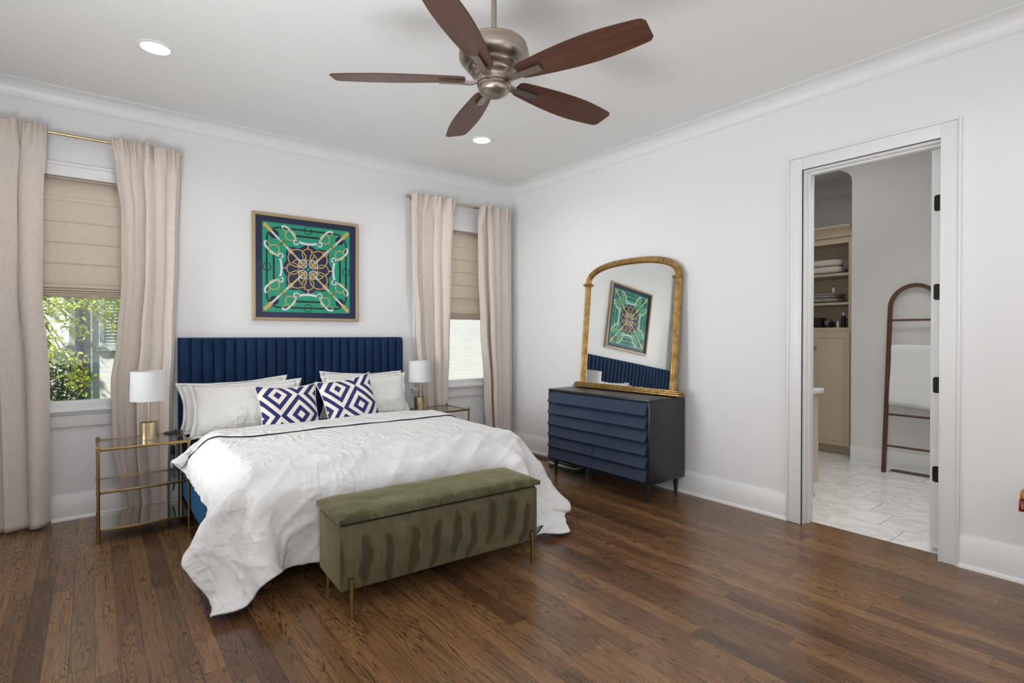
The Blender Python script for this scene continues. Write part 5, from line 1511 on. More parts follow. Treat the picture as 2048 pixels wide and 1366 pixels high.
G().tube([Vector(p) for p in cp2], 0.0028, 6).obj('cable', 'black', pl)

# ------------------------------------------------------------------ curtains
def interp(tab, z):
    tab = sorted(tab)
    if z <= tab[0][0]:
        return tab[0][1]
    for (z0, a), (z1, b) in zip(tab, tab[1:]):
        if z <= z1:
            t = (z - z0) / (z1 - z0); t = t * t * (3 - 2 * t)
            return a + (b - a) * t
    return tab[-1][1]


def curtain(label, left, right, folds, seed, zb=0.012, zt=2.728, yc=-0.108, amp=0.098, group='beige linen curtain panels'):
    t = thing('curtain', label, 'curtain', ((interp(left, 0) + interp(right, 0)) / 2, yc, zb), group=group)
    rnd = random.Random(seed)
    ph = [rnd.random() * 6.28 for _ in range(6)]
    cuts = [0.0]
    for k in range(folds):
        cuts.append(cuts[-1] + rnd.uniform(0.45, 1.8))
    cuts = [c / cuts[-1] for c in cuts]
    amps = [rnd.uniform(0.65, 1.1) for _ in range(folds)]
    NU, NZ = folds * 22, 70
    rows = []
    zl = [zb + (zt - zb) * (k / NZ) for k in range(NZ + 1)]
    zl = sorted(zl + [zt - 0.010, zt - 0.03, zt - 0.05, zt - 0.07, zt - 0.085, zt - 0.10])
    for z in zl:
        s = (z - zb) / (zt - zb)
        x0, x1 = interp(left, z), interp(right, z)
        row = []
        for i in range(NU + 1):
            u = i / NU
            # fold phase with a slow drift down the drop
            uu = u + 0.035 * math.sin(2 * PI * u * 1.0 + ph[0] + 1.3 * (1 - s)) * math.sin(PI * u)
            uu = min(1, max(0, uu))
            k = max(j for j in range(folds) if cuts[j] <= uu + 1e-9)
            f = min(1.0, (uu - cuts[k]) / (cuts[k + 1] - cuts[k]))
            wave = (1 - math.cos(2 * PI * f)) / 2
            sharp = wave ** (0.80 + 0.25 * math.sin(ph[1] + k))
            A = amp * amps[k] * (0.66 + 0.34 * math.sin(ph[2] + k * 1.7 + 1.6 * (1 - s)))
            low = 1 - 0.25 * max(0, s - 0.6) / 0.4
            A *= low
            # pinched header
            hd = max(0.0, (s - 0.93) / 0.07) ** 0.7
            ridge = (0.5 + 0.5 * math.sin(2 * PI * u * folds * 1.9 + ph[3] + 1.5 * math.sin(u * 9 + ph[0]))) ** 2.2
            head = 0.046 * ridge
            y = -(A * sharp) * (1 - 0.45 * hd) - head * hd
            y -= 0.020 * math.exp(-((z - 2.655) / 0.055) ** 2) * 0.0
            skew = 0.34 * (x1 - x0) / folds * math.sin(2 * PI * f + ph[4] + k) * (0.8 - 0.5 * hd)
            x = x0 + (x1 - x0) * u + skew * math.sin(PI * u) ** 0.5
            w = 0.005 * mnoise.noise(Vector((u * 7 + seed, z * 2.2, seed)))
            dz = 0.0
            if z > zt - 0.002:
                dz = 0.0
            if z > zt - 0.09:
                dz -= 0.013 * (1 - ridge) * (z - (zt - 0.09)) / 0.09
            if z < zb + 0.004:
                dz = 0.004 * (1 + math.sin(u * 9 + ph[5]))
            row.append(Vector((x, yc + 0.010 + y + w, z + dz)))
        rows.append(row)
    g = G()
    g.grid(rows)
    o = g.obj('curtain_fabric', 'curtain', t, sharp=0)
    md = o.modifiers.new('thick', 'SOLIDIFY'); md.thickness = 0.0025; md.offset = 1.0
    # stitched header band
    return t


curtain('beige linen curtain at the left picture edge, left of the tree window',
        [(0, -4.60), (1.2, -4.62), (2.73, -4.62)], [(0, -4.085), (1.0, -4.085), (1.6, -4.118), (2.2, -4.112), (2.73, -4.088)], 5, 5, zt=2.735)
curtain('beige linen curtain behind the left lamp, right of the tree window',
        [(0, -3.68), (0.5, -3.745), (0.95, -3.755), (1.25, -3.722), (1.7, -3.690), (2.2, -3.690), (2.5, -3.720), (2.73, -3.745)],
        [(0, -3.405), (0.7, -3.385), (1.3, -3.362), (2.0, -3.340), (2.73, -3.318)], 5, 12)
curtain('beige linen curtain behind the right lamp, left of the white-lit window',
        [(0, -1.20), (0.9, -1.270), (1.4, -1.305), (2.0, -1.345), (2.73, -1.352)],
        [(0, -0.98), (0.6, -0.952), (1.2, -0.925), (2.0, -0.900), (2.73, -0.852)], 4, 31)
curtain('beige linen curtain in the room corner, right of the white-lit window',
        [(0, -0.435), (0.7, -0.470), (1.4, -0.520), (2.0, -0.545), (2.73, -0.555)],
        [(0, -0.090), (1.0, -0.085), (2.0, -0.090), (2.73, -0.095)], 4, 44)

RG = 'brass curtain rods'
for (x0, x1, l) in ((-4.63, -3.302, 'brass curtain rod above the tree window'), (-1.396, -0.060, 'brass curtain rod above the corner window')):
    t = thing('curtain_rod', l, 'curtain rod', ((x0 + x1) / 2, -0.082, 2.69), group=RG)
    yr = -0.078
    G().cyl((x0 + .02, yr, 2.692), (x1 - .02, yr, 2.692), 0.0115, n=20).obj('rod', 'brass', t)
    for xe, s in ((x0, 1), (x1, -1)):
        G().cyl((xe, yr, 2.692), (xe + s * .028, yr, 2.692), 0.0165, n=24).obj('finial', 'brass', t)
        xb = xe + s * 0.10
        gg = G().cyl((xb, 0.0, 2.692), (xb, yr, 2.692), 0.006, n=12)
        gg.cyl((xb, -0.001, 2.692), (xb, -0.008, 2.692), 0.024, n=20)
        gg.obj('bracket', 'brass', t)

# ------------------------------------------------------------------ roman shades
def roman(label, x0, x1, ztop, zbot, seams, group):
    t = thing('roman_shade', label, 'window shade', ((x0 + x1) / 2, 0.015, zbot), group=group)
    y = 0.012
    prof = [(y + 0.006, ztop), (y + 0.006, ztop - 0.118), (y - 0.002, ztop - 0.122), (y - 0.004, ztop - 0.150)]
    zc = ztop - 0.150
    top_stack = zbot + 0.092
    n = seams
    stp = (zc - top_stack) / n
    for k in range(n):
        z0 = zc - stp * k
        prof += [(y - 0.004, z0 - 0.004), (y + 0.0015, z0 - 0.007), (y - 0.001, z0 - stp * .35), (y - 0.005, z0 - stp * .8), (y - 0.008, z0 - stp + .003)]
    # stacked folds at the bottom
    z = top_stack
    for k, dz in enumerate((0.030, 0.018, 0.016)):
        prof += [(y - 0.004 - 0.002 * k, z - 0.002), (y - 0.022 - 0.006 * k, z - dz * .5), (y - 0.024 - 0.006 * k, z - dz * .85), (y - 0.006 - 0.002 * k, z - dz)]
        z -= dz
    prof += [(y - 0.014, z - 0.003), (y - 0.014, zbot)]
    rows = []
    for k in range(17):
        x = x0 + (x1 - x0) * k / 16
        rows.append([Vector((x, p[0] + 0.0012 * math.sin(k * 1.1 + p[1] * 6), p[1] - 0.0015 * math.sin(k * .5))) for p in prof])
    g = G()
    g.grid(rows, smooth=False)
    o = g.obj('shade_fabric', 'roman', t, sharp=30)
    md = o.modifiers.new('thick', 'SOLIDIFY'); md.thickness = 0.0025
    G().box((x0, y - 0.006, ztop), (x1, y + 0.02, ztop + 0.012), 0.002).obj('headrail', 'roman', t)
    G().box((x0 + .003, y - 0.013, zbot - 0.003), (x1 - .003, y - 0.006, zbot + 0.018), 0.002).obj('bottom_bar', 'roman', t)
    return t


SG = 'tan roman shades'
roman('tan roman shade half lowered over the tree window', -4.392, -3.508, 2.405, 1.575, 4, SG)
roman('tan roman shade half lowered over the corner window', -1.172, -0.288, 2.415, 1.475, 5, SG)

# ------------------------------------------------------------------ framed print above the bed
px0, px1, pz0, pz1 = -2.797, -1.873, 1.432, 2.350
pic = thing('framed_print', 'square green and navy ornamental print in a champagne frame above the bed', 'picture', ((px0 + px1) / 2, -0.015, (pz0 + pz1) / 2))
g = G()
fw = 0.026
fr_prof = [(0, 0), (0, 0.030), (0.004, 0.033), (0.022, 0.033), (0.026, 0.028), (0.026, 0.0)]
cor = [(px0, pz0, 1, 1), (px1, pz0, -1, 1), (px1, pz1, -1, -1), (px0, pz1, 1, -1)]
R = [[g.bm.verts.new((x + sx * a, -0.002 - b, z + sz * a)) for a, b in fr_prof] for x, z, sx, sz in cor]
for i in range(4):
    A, B = R[i], R[(i + 1) % 4]
    for j in range(len(fr_prof)):
        k = (j + 1) % len(fr_prof)
        g.bm.faces.new((A[j], B[j], B[k], A[k]))
g.obj('picture_frame', 'frame_wood', pic)
pcx, pcz = (px0 + px1) / 2, (pz0 + pz1) / 2
HW = (px1 - px0) / 2 - 0.024
AM = ['art_navy', 'art_green', 'art_white', 'art_gold', 'art_ink']
g = G()
lay_n = [0]


def Lp(u, v):
    """print coordinates (-1..1) to world, each call layer a hair in front"""
    return (pcx + u * HW, -0.0135 - lay_n[0] * 0.00025, pcz + v * HW)


def lay(mi):
    lay_n[0] += 1
    g.mi = mi


def apoly(pts):
    g.poly([Lp(*p) for p in pts])


def aring(cx, cy, r, w, n=40, a0=0.0, a1=2 * PI):
    """flat ring or arc"""
    full = abs(a1 - a0 - 2 * PI) < 1e-6
    k = n if full else n + 1
    A = [g.bm.verts.new(Lp(cx + (r - w) * math.cos(a0 + (a1 - a0) * i / n), cy + (r - w) * math.sin(a0 + (a1 - a0) * i / n))) for i in range(k)]
    B = [g.bm.verts.new(Lp(cx + r * math.cos(a0 + (a1 - a0) * i / n), cy + r * math.sin(a0 + (a1 - a0) * i / n))) for i in range(k)]
    for i in range(n):
        j = (i + 1) % k
        f = g.bm.faces.new((A[i], A[j], B[j], B[i])); f.material_index = g.mi


def adisc(cx, cy, r, n=32):
    apoly([(cx + r * math.cos(2 * PI * i / n), cy + r * math.sin(2 * PI * i / n)) for i in range(n)])


def abar(p, q, w):
    d = Vector((q[0] - p[0], q[1] - p[1])).normalized()
    nx, ny = -d.y * w / 2, d.x * w / 2
    apoly([(p[0] + nx, p[1] + ny), (p[0] - nx, p[1] - ny), (q[0] - nx, q[1] - ny), (q[0] + nx, q[1] + ny)])


def band(pts, w):
    A, B = [], []
    for i, p in enumerate(pts):
        a = pts[max(0, i - 1)]; b = pts[min(len(pts) - 1, i + 1)]
        d = Vector((b[0] - a[0], b[1] - a[1])).normalized()
        ww = w if not callable(w) else w(i / (len(pts) - 1))
        A.append(g.bm.verts.new(Lp(p[0] - d.y * ww / 2, p[1] + d.x * ww / 2)))
        B.append(g.bm.verts.new(Lp(p[0] + d.y * ww / 2, p[1] - d.x * ww / 2)))
    for i in range(len(pts) - 1):
        f = g.bm.faces.new((A[i], A[i + 1], B[i + 1], B[i])); f.material_index = g.mi


rot4 = lambda p, k: [(p[0], p[1]), (-p[1], p[0]), (-p[0], -p[1]), (p[1], -p[0])][k]
g.mi = 0
g.box((px0 + 0.02, -0.0130, pz0 + 0.02), (px1 - 0.02, -0.006, pz1 - 0.02))
lay(1); apoly([(-.87, -.88), (.87, -.88), (.87, .88), (-.87, .88)])
# dark rounded-square line
lay(4)
for k in range(4):
    s = [rot4((0.79, -0.55), k), rot4((0.79, 0.55), k)]
    abar(s[0], s[1], 0.034)
    c = rot4((0.55, 0.55), k)
    aring(c[0], c[1], 0.807, 0.034, 16, k * PI / 2, k * PI / 2 + PI / 2) if False else None
    pts = [rot4((0.55 + 0.24 * math.cos(a * PI / 24), 0.55 + 0.24 * math.sin(a * PI / 24)), k) for a in range(13)]
    band(pts, 0.034)
    for e in (-1, 1):
        pass
    m_ = rot4((0.79, 0.0), k); aring(m_[0], m_[1], 0.082, 0.016, 28)
    q = rot4((0.655, 0.655), k); adisc(q[0], q[1], 0.088)
    abar(rot4((0.66, -0.24), k), rot4((0.66, 0.24), k), 0.040)
# centre scalloped medallion
lay(0)
pts = []
for i in range(160):
    a = 2 * PI * i / 160
    r = 0.455 + 0.075 * abs(math.cos(4 * a)) ** 1.5 + 0.03 * math.cos(4 * a + PI)
    pts.append((r * math.cos(a), r * math.sin(a)))
apoly(pts)
# white ribbons: C-shaped arcs facing the four sides and corner loops
lay(2)
for k in range(4):
    band([rot4((0.555 - 0.06 * math.cos((i - 10) / 10 * 1.2) + 0.02, 0.215 * (i - 10) / 10), k) for i in range(21)], 0.045)
    for e in (-1, 1):
        aa = [rot4((0.53 + 0.045 * math.cos(t * PI / 10), e * (0.235 + 0.045 * math.sin(t * PI / 10))), k) for t in range(21)]
        band(aa, 0.024)
        cc = [rot4((0.60 + 0.225 * math.sin(t * PI / 26), e * (0.235 + 0.275 * t / 16)), k) for t in range(17)]
        band(cc, lambda t_: 0.030 + 0.012 * t_)
# diagonal staffs
lay(2)
for k in range(4):
    abar(rot4((0.12, 0.12), k), rot4((0.72, 0.72), k), 0.036)
lay(3)
for k in range(4):
    abar(rot4((0.70, 0.70), k), rot4((0.84, 0.84), k), 0.072)
    abar(rot4((0.42, 0.42), k), rot4((0.56, 0.56), k), 0.034)
    abar(rot4((0.20, 0.20), k), rot4((0.30, 0.30), k), 0.034)
    for e in (-1, 1):
        c = rot4((0.655, e * 0.345), k); aring(c[0], c[1], 0.105, 0.018, 32)
        abar(rot4((0.565, e * 0.43), k), rot4((0.45, e * 0.55), k), 0.014)
        abar(rot4((0.72, e * 0.43), k), rot4((0.80, e * 0.52), k), 0.014)
# interlaced gold rings of the medallion
lay(3)
for k in range(4):
    c = rot4((0.215, 0.215), k); aring(c[0], c[1], 0.185, 0.020, 44)
    c = rot4((0.30, 0.0), k); aring(c[0], c[1], 0.125, 0.018, 36)
    abar(rot4((0.43, 0.0), k), rot4((0.49, 0.0), k), 0.026)
    c = rot4((0.345, 0.345), k); aring(c[0], c[1], 0.055, 0.018, 24)
    band([rot4((0.05 + 0.32 * t / 12, -0.05 - 0.22 * math.sin(t / 12 * PI) * .6), k) for t in range(13)], 0.018)
lay(2)
for k in range(4):
    c = rot4((0.105, 0.105), k); aring(c[0], c[1], 0.092, 0.016, 32)
lay(3)
for k in range(4):
    c = rot4((0.105, 0.105), k); aring(c[0], c[1], 0.058, 0.016, 28); adisc(c[0], c[1], 0.022, 16)
lay(1); adisc(0, 0, 0.035, 16)
g.obj('print', AM, pic, normals=False, sharp=0)
G().box((px0 + 0.022, -0.0225, pz0 + 0.022), (px1 - 0.022, -0.0205, pz1 - 0.022)).obj('glazing', 'print_glass', pic)

# ------------------------------------------------------------------ dresser
DX0, DX1, DY0, DY1, DZ0, DZ1 = -0.500, -0.036, -2.342, -1.188, 0.145, 0.805
dr = thing('dresser', 'navy mid-century dresser with tilted louvre drawer fronts under the gold mirror', 'dresser', ((DX0 + DX1) / 2, (DY0 + DY1) / 2, 0))
g = G()
T = 0.020
g.box((DX0, DY0, DZ1 - T), (DX1, DY1, DZ1), 0.003)
g.box((DX0, DY0, DZ0), (DX1, DY0 + T, DZ1 - T), 0.002)
g.box((DX0, DY1 - T, DZ0), (DX1, DY1, DZ1 - T), 0.002)
g.box((DX0, DY0 + T, DZ0), (DX1, DY1 - T, DZ0 + T), 0.002)
g.box((DX1 - 0.012, DY0 + T, DZ0 + T), (DX1, DY1 - T, DZ1 - T))
g.box((DX0 + 0.06, DY0 + T, DZ0 + T), (DX0 + 0.075, DY1 - T, DZ1 - T))
g.obj('case', 'navy_side', dr)
yl, yr = DY1 - T - 0.003, DY0 + T + 0.003       # left, right limits of the fronts
ym = (yl + yr) / 2
zt_, zb_ = DZ1 - T - 0.004, DZ0 + T + 0.002
hh = (zt_ - zb_) / 6


def louvre(g, ya_, yb_, row):
    z1 = zt_ - row * hh
    z0 = z1 - hh
    # wedge board: thin at the top, standing proud at its lower edge
    sec = [(DX0 + 0.012, z1), (DX0 + 0.012 + 0.030, z1), (DX0 + 0.030, z0 + 0.006), (DX0 - 0.034, z0 + 0.006), (DX0 - 0.036, z0 + 0.009)]
    A = [g.bm.verts.new((x, ya_, z)) for x, z in sec]
    B = [g.bm.verts.new((x, yb_, z)) for x, z in sec]
    for j in range(len(sec)):
        k = (j + 1) % len(sec)
        g.bm.faces.new((A[j], B[j], B[k], A[k]))
    g.bm.faces.new(A); g.bm.faces.new(B)


for (a, b, r0) in ((yl, ym + 0.0012, 0), (ym - 0.0012, yr, 0), (yl, yr, 2), (yl, ym + 0.003, 4), (ym - 0.003, yr, 4)):
    g = G()
    louvre(g, a, b, r0); louvre(g, a, b, r0 + 1)
    g.box((DX0 + 0.030, min(a, b) + .01, zt_ - (r0 + 2) * hh + .012), (DX0 + 0.058, max(a, b) - .01, zt_ - r0 * hh - .006))
    g.obj('drawer', 'navy_paint', dr)
for (x, y) in ((-0.445, -1.235), (-0.445, -2.285), (-0.080, -1.215), (-0.080, -2.285), (-0.36, -1.60)):
    G().cyl((x, y, 0), (x, y, DZ0), 0.0115, 0.0205, n=20).obj('leg', 'navy_side', dr)

# ------------------------------------------------------------------ arched mirror leaning on the wall
LEANM, MYAW = math.radians(4.7), math.radians(0.6)
mr = thing('arched_mirror', 'large gold arched mirror leaning on the wall on top of the dresser', 'mirror', (-0.146, -1.795, 0.8085), (-LEANM, 0, -PI / 2 + MYAW))
g = G()
g.box((-0.592, -0.052, 0.0), (0.592, 0.040, 0.014), 0.003)
g.box((-0.582, -0.046, 0.014), (0.582, 0.040, 0.032), 0.006, 3)
g.box((-0.572, -0.038, 0.032), (0.572, 0.040, 0.046), 0.003)
g.obj('base', 'gold', mr, local=True)
PW = 0.027                                  # half width of the moulding
XC, ZS, RISE = 0.502, 0.985, 0.178
fprof = []
for k in range(25):
    a = PI * k / 24
    rr = 1 + 0.07 * math.cos(a * 14)
    fprof.append((PW * math.cos(a) * rr, 0.027 * math.sin(a) * rr))
fprof += [(-PW, -0.016), (PW, -0.016)]
arcp = [(-XC * math.copysign(abs(math.cos(PI * k / 48)) ** (2 / 2.5), math.cos(PI * k / 48)), 0.0, ZS + RISE * abs(math.sin(PI * k / 48)) ** (2 / 2.5)) for k in range(49)]
path = [(-XC, 0, 0.046), (-XC, 0, 0.5), (-XC, 0, ZS - 0.02)] + arcp + [(XC, 0, ZS - 0.02), (XC, 0, 0.5), (XC, 0, 0.046)]
g = G()
g.sweep(path, fprof, up=(0, -1, 0))
g.obj('moulding', 'gold', mr, local=True, sharp=60)
for s in (-1, 1):
    gg = G()
    for dz, ww, hh_ in ((-0.012, 0.033, 0.007), (0.0, 0.043, 0.010), (0.011, 0.035, 0.006)):
        gg.box((s * XC - ww, -ww * .92, ZS - 0.005 + dz - hh_ / 2), (s * XC + ww, 0.016, ZS - 0.005 + dz + hh_ / 2), 0.003, 3)
    gg.obj('collar', 'gold', mr, local=True)
inner = [(-XC, 0.0, 0.044)] + [(p[0], 0.0, p[2]) for p in arcp] + [(XC, 0.0, 0.044)]
g = G()
g.poly(inner)
g.obj('mirror_glass', 'mirror', mr, local=True, sharp=0)
bk = G()
bk.poly([(p[0], 0.006, p[2]) for p in inner], (0, 0.014, 0))
bk.obj('backing_board', 'book_grey', mr, local=True)

# folded mat under the dresser
fm = thing('folded_mat', 'teal and cream woven mat folded flat on the floor under the dresser', 'mat', (-0.20, -1.10, 0))
g = G(); pill(g, (-0.205, -1.13, 0.014), (0.09, 0.20, 0.012), 6, 32, 0.003, 4); g.obj('lower_fold', 'mat_teal', fm)
g = G(); pill(g, (-0.203, -1.13, 0.0365), (0.088, 0.195, 0.011), 6, 32, 0.003, 7); g.obj('upper_fold', 'mat_cream', fm)
g = G(); pill(g, (-0.203, -1.13, 0.0575), (0.086, 0.19, 0.010), 6, 32, 0.003, 9); g.obj('top_fold', 'mat_teal', fm)

# ------------------------------------------------------------------ ceiling fan
FX, FY, FZ = -2.400, -2.9157, 2.470
fan = thing('ceiling_fan', 'bronze ceiling fan with five walnut blades on a long downrod', 'ceiling fan', (FX, FY, FZ))
G().lathe([(0, 0), (0.070, 0), (0.070, -0.015), (0.055, -0.045), (0.020, -0.065), (0, -0.065)], (FX, FY, ZC), 40).obj('canopy', 'nickel', fan)
G().cyl((FX, FY, 2.60), (FX, FY, ZC - 0.05), 0.0128, n=20).obj('downrod', 'nickel', fan)
mz = FZ
G().lathe([(0, .175), (.030, .178), (.120, .172), (.146, .165), (.152, .158), (.150, .150), (.158, .138), (.161, .118), (.158, .098), (.147, .082),
           (.128, .070), (.124, .068), (.124, .064), (.127, .060), (.124, .054), (.112, .045), (.103, .041), (.103, .037), (.106, .034), (.104, .029),
           (.095, .022), (.080, .015), (.078, .010), (.078, -.012), (0, -.012)], (FX, FY, mz), 64).obj('motor_housing', 'nickel', fan, sharp=50)
G().lathe([(0, -.012), (.073, -.012), (.076, -.016), (.076, -.026), (.071, -.030), (.072, -.034), (.070, -.044), (.060, -.055), (.046, -.062), (.044, -.061),
           (.040, -.064), (.026, -.067), (.024, -.066), (.012, -.068), (0, -.0685)], (FX, FY, mz), 56).obj('switch_cup', 'nickel', fan, sharp=50)
blade0 = iron0 = None
for k in range(5):
    ang = math.radians(143.7 + 72 * k)
    if blade0 is None:
        # blade outline along local X
        top, bot = [], []
        N = 40
        for i in range(N + 1):
            s = i / N
            x = 0.130 + 0.605 * s
            wdt = 0.046 + 0.036 * math.sin(min(1.0, s / 0.62) * PI / 2) - 0.022 * max(0, (s - 0.62) / 0.38) ** 1.6
            if s > 0.965:
                wdt -= 0.016 * (1 - math.sqrt(max(0, 1 - ((s - 0.965) / 0.035) ** 2)))
            if s < 0.03:
                wdt -= 0.012 * (1 - s / 0.03)
            xx = x + 0.012 * (1 - 0) * (1 if s == 1 else 0) * 0
            top.append((xx, wdt)); bot.append((xx, -wdt * 0.98))
        g = G()
        out = bot + top[::-1]
        g.poly([(x, y, 0.0) for x, y in out], (0, 0, 0.006))
        bmesh.ops.bevel(g.bm, geom=[e for e in g.bm.edges if len(e.link_faces) == 2 and abs(e.link_faces[0].normal.z) + abs(e.link_faces[1].normal.z) < 1.2 and (e.link_faces[0].normal.z != 0 or e.link_faces[1].normal.z != 0)], offset=0.0018, segments=2, affect='EDGES')
        blade = g.obj('blade', 'walnut', fan, local=True, sharp=40)
        g = G()
        # bracket: arm from the hub that widens into a bar below the blade
        sec = [(0.070, 0.016, -0.010), (0.100, 0.015, -0.020), (0.130, 0.016, -0.019), (0.160, 0.018, -0.016), (0.235, 0.020, -0.0145), (0.252, 0.019, -0.0145)]
        rings = []
        for x, w, z in sec:
            rings.append([g.bm.verts.new((x, -w, z)), g.bm.verts.new((x, w, z)), g.bm.verts.new((x, w * .8, z + 0.014)), g.bm.verts.new((x, -w * .8, z + 0.014))])
        for A, B in zip(rings, rings[1:]):
            for j in range(4):
                g.bm.faces.new((A[j], B[j], B[(j + 1) % 4], A[(j + 1) % 4]))
        g.bm.faces.new(rings[0]); g.bm.faces.new(rings[-1])
        iron = g.obj('blade_arm', 'nickel', blade, local=True)
        blade0, iron0 = blade, iron
    else:
        blade = blade0.copy(); COL.objects.link(blade); blade.parent = fan
        iron = iron0.copy(); COL.objects.link(iron); iron.parent = blade
    blade.rotation_euler = Matrix.Rotation(ang, 3, 'Z').to_4x4().to_euler()
    blade.rotation_euler = (Matrix.Rotation(ang, 4, 'Z') @ Matrix.Rotation(math.radians(-13), 4, 'X')).to_euler()
    blade.location = (0, 0, 0.006)

# ------------------------------------------------------------------ recessed downlights
for (x, y, l) in ((-3.553, -1.095, 'round recessed ceiling light above the tree window side'),
                  (-1.172, -1.062, 'round recessed ceiling light beyond the fan, near the corner'),
                  (-3.553, -4.80, 'round recessed ceiling light behind the camera'),
                  (-1.172, -4.80, 'round recessed ceiling light behind the fan, near the door')):
    t = thing('recessed_light', l, 'ceiling light', (x, y, ZC), group='recessed ceiling downlights')
    G().lathe([(0.076, 0.0), (0.098, 0.0), (0.098, -0.003), (0.092, -0.006), (0.078, -0.006), (0.074, -0.003)], (x, y, ZC), 56, close=True).obj('trim_ring', 'trim', t)
    gg = G()
    gg.lathe([(0.0, -0.0015), (0.076, -0.0015), (0.076, -0.004), (0.0, -0.004)], (x, y, ZC), 48)
    gg.obj('lens', 'lens', t)
    lamp('downlight', 'AREA', (x, y, ZC - 0.012), 5.3, (1.0, 0.98, 0.94), aim=(x, y, 0), shape='DISK', size=0.14, spread=math.radians(150))

# ------------------------------------------------------------------ side table and books at the right edge
st = thing('side_table', 'small dark round side table under the stack of books', 'table', (-0.285, -4.62, 0))
G().lathe([(0, 0.405), (0.135, 0.405), (0.140, 0.410), (0.140, 0.425), (0.136, 0.430), (0, 0.430)], (-0.285, -4.62, 0), 40).obj('tabletop', 'ladder', st)
for k in range(3):
    a = 2 * PI * k / 3 + .3
    G().cyl((-0.285 + .11 * math.cos(a), -4.62 + .11 * math.sin(a), 0), (-0.285 + .07 * math.cos(a), -4.62 + .07 * math.sin(a), 0.406), 0.011, n=12).obj('leg', 'ladder', st)


def book(label, cx, cy, z, w, l, h, rotz, cover, dashes, group):
    """spine faces local -X"""
    t = thing('book', label, 'book', (cx, cy, z), (0, 0, rotz), group)
    g = G()
    g.box((-w / 2 + .004, -l / 2, 0), (w / 2, l / 2, 0.003), 0.001)
    g.box((-w / 2 + .004, -l / 2, h - 0.003), (w / 2, l / 2, h), 0.001)
    sp = [(-w / 2 + .006 - 0.010 * math.sin(PI * k / 10), h / 2 - h / 2 * math.cos(PI * k / 10)) for k in range(11)]
    A = [g.bm.verts.new((x, -l / 2, zz)) for x, zz in sp] + [g.bm.verts.new((x + .003, -l / 2, zz)) for x, zz in sp[::-1]]
    B = [g.bm.verts.new((x, l / 2, zz)) for x, zz in sp] + [g.bm.verts.new((x + .003, l / 2, zz)) for x, zz in sp[::-1]]
    n_ = len(A)
    for j in range(n_):
        f = g.bm.faces.new((A[j], B[j], B[(j + 1) % n_], A[(j + 1) % n_])); f.smooth = True
    g.bm.faces.new(A); g.bm.faces.new(B)
    g.obj('cover', cover, t, local=True)
    G().box((-w / 2 + .008, -l / 2 + .004, 0.003), (w / 2 - .004, l / 2 - .004, h - 0.003)).obj('page_block', 'pages', t, local=True)
    g = G()
    for k in range(dashes):
        y = l / 2 - 0.012 - k * 0.010
        g.box((-w / 2 - .0052, y - 0.0035, h * .28), (-w / 2 - .0035, y + 0.001, h * .72), 0.0)
    g.obj('spine_stamping', 'gilt', t, local=True)
    return t


BG = 'stacked books on the side table'
book('charcoal book at the bottom of the small stack by the right wall', -0.305, -4.562, 0.4302, 0.12, 0.27, 0.040, 0.10, 'book_grey', 0, BG)
book('thick red book in the middle of the stack by the right wall', -0.322, -4.543, 0.4706, 0.15, 0.29, 0.052, 0.06, 'book_red', 3, BG)
book('orange book on top of the red one at the right picture edge', -0.318, -4.550, 0.5230, 0.14, 0.29, 0.040, 0.0, 'book_orange', 3, BG)

# ------------------------------------------------------------------ outside
struct(G().box((-14, 0.3, -0.7), (10, 14, -0.55)).obj('floor_garden', 'lawn'))
nh = thing('neighbor_house', 'white painted brick house with a corner coloured as in shade seen through the window', 'house', (-2, 4.3, -0.5))
g = G(); g.box((-9, 4.22, -0.55), (-4.09, 4.45, 6)); g.box((-3.87, 4.22, -0.55), (5, 4.45, 6)); g.box((-4.09, 4.3, -0.55), (-3.87, 4.45, 6))
g.obj('brick_wall', 'brick_white', nh)
G().box((-4.10, 4.15, -0.55), (-3.86, 4.30, 6)).obj('brick_pier', 'brick_shaded', nh)['label'] = 'brick pier in a shade-toned grey-green'
g = G()
g.cyl((-3.995, 4.100, -0.5), (-3.995, 4.100, 6), 0.044, n=20)
g.obj('downspout', 'pipe', nh)
g = G()
g.box((-3.78, 4.17, 1.14), (-3.20, 4.22, 1.20), 0.005); g.box((-3.78, 4.17, 2.45), (-3.20, 4.22, 2.52), 0.005)
g.box((-3.78, 4.17, 1.20), (-3.73, 4.22, 2.45), 0.004); g.box((-3.25, 4.17, 1.20), (-3.20, 4.22, 2.45), 0.004)
for k in range(28):
    z = 1.225 + k * 0.044
    g.box((-0.24, -0.016, -0.003), (0.24, 0.016, 0.003), m=Matrix.Translation((-3.49, 4.19, z)) @ Matrix.Rotation(math.radians(38), 4, 'X'))
g.obj('shutter', 'shutter', nh)
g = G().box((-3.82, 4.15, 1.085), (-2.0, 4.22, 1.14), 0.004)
g.obj('window_ledge', 'brick_shaded', nh)


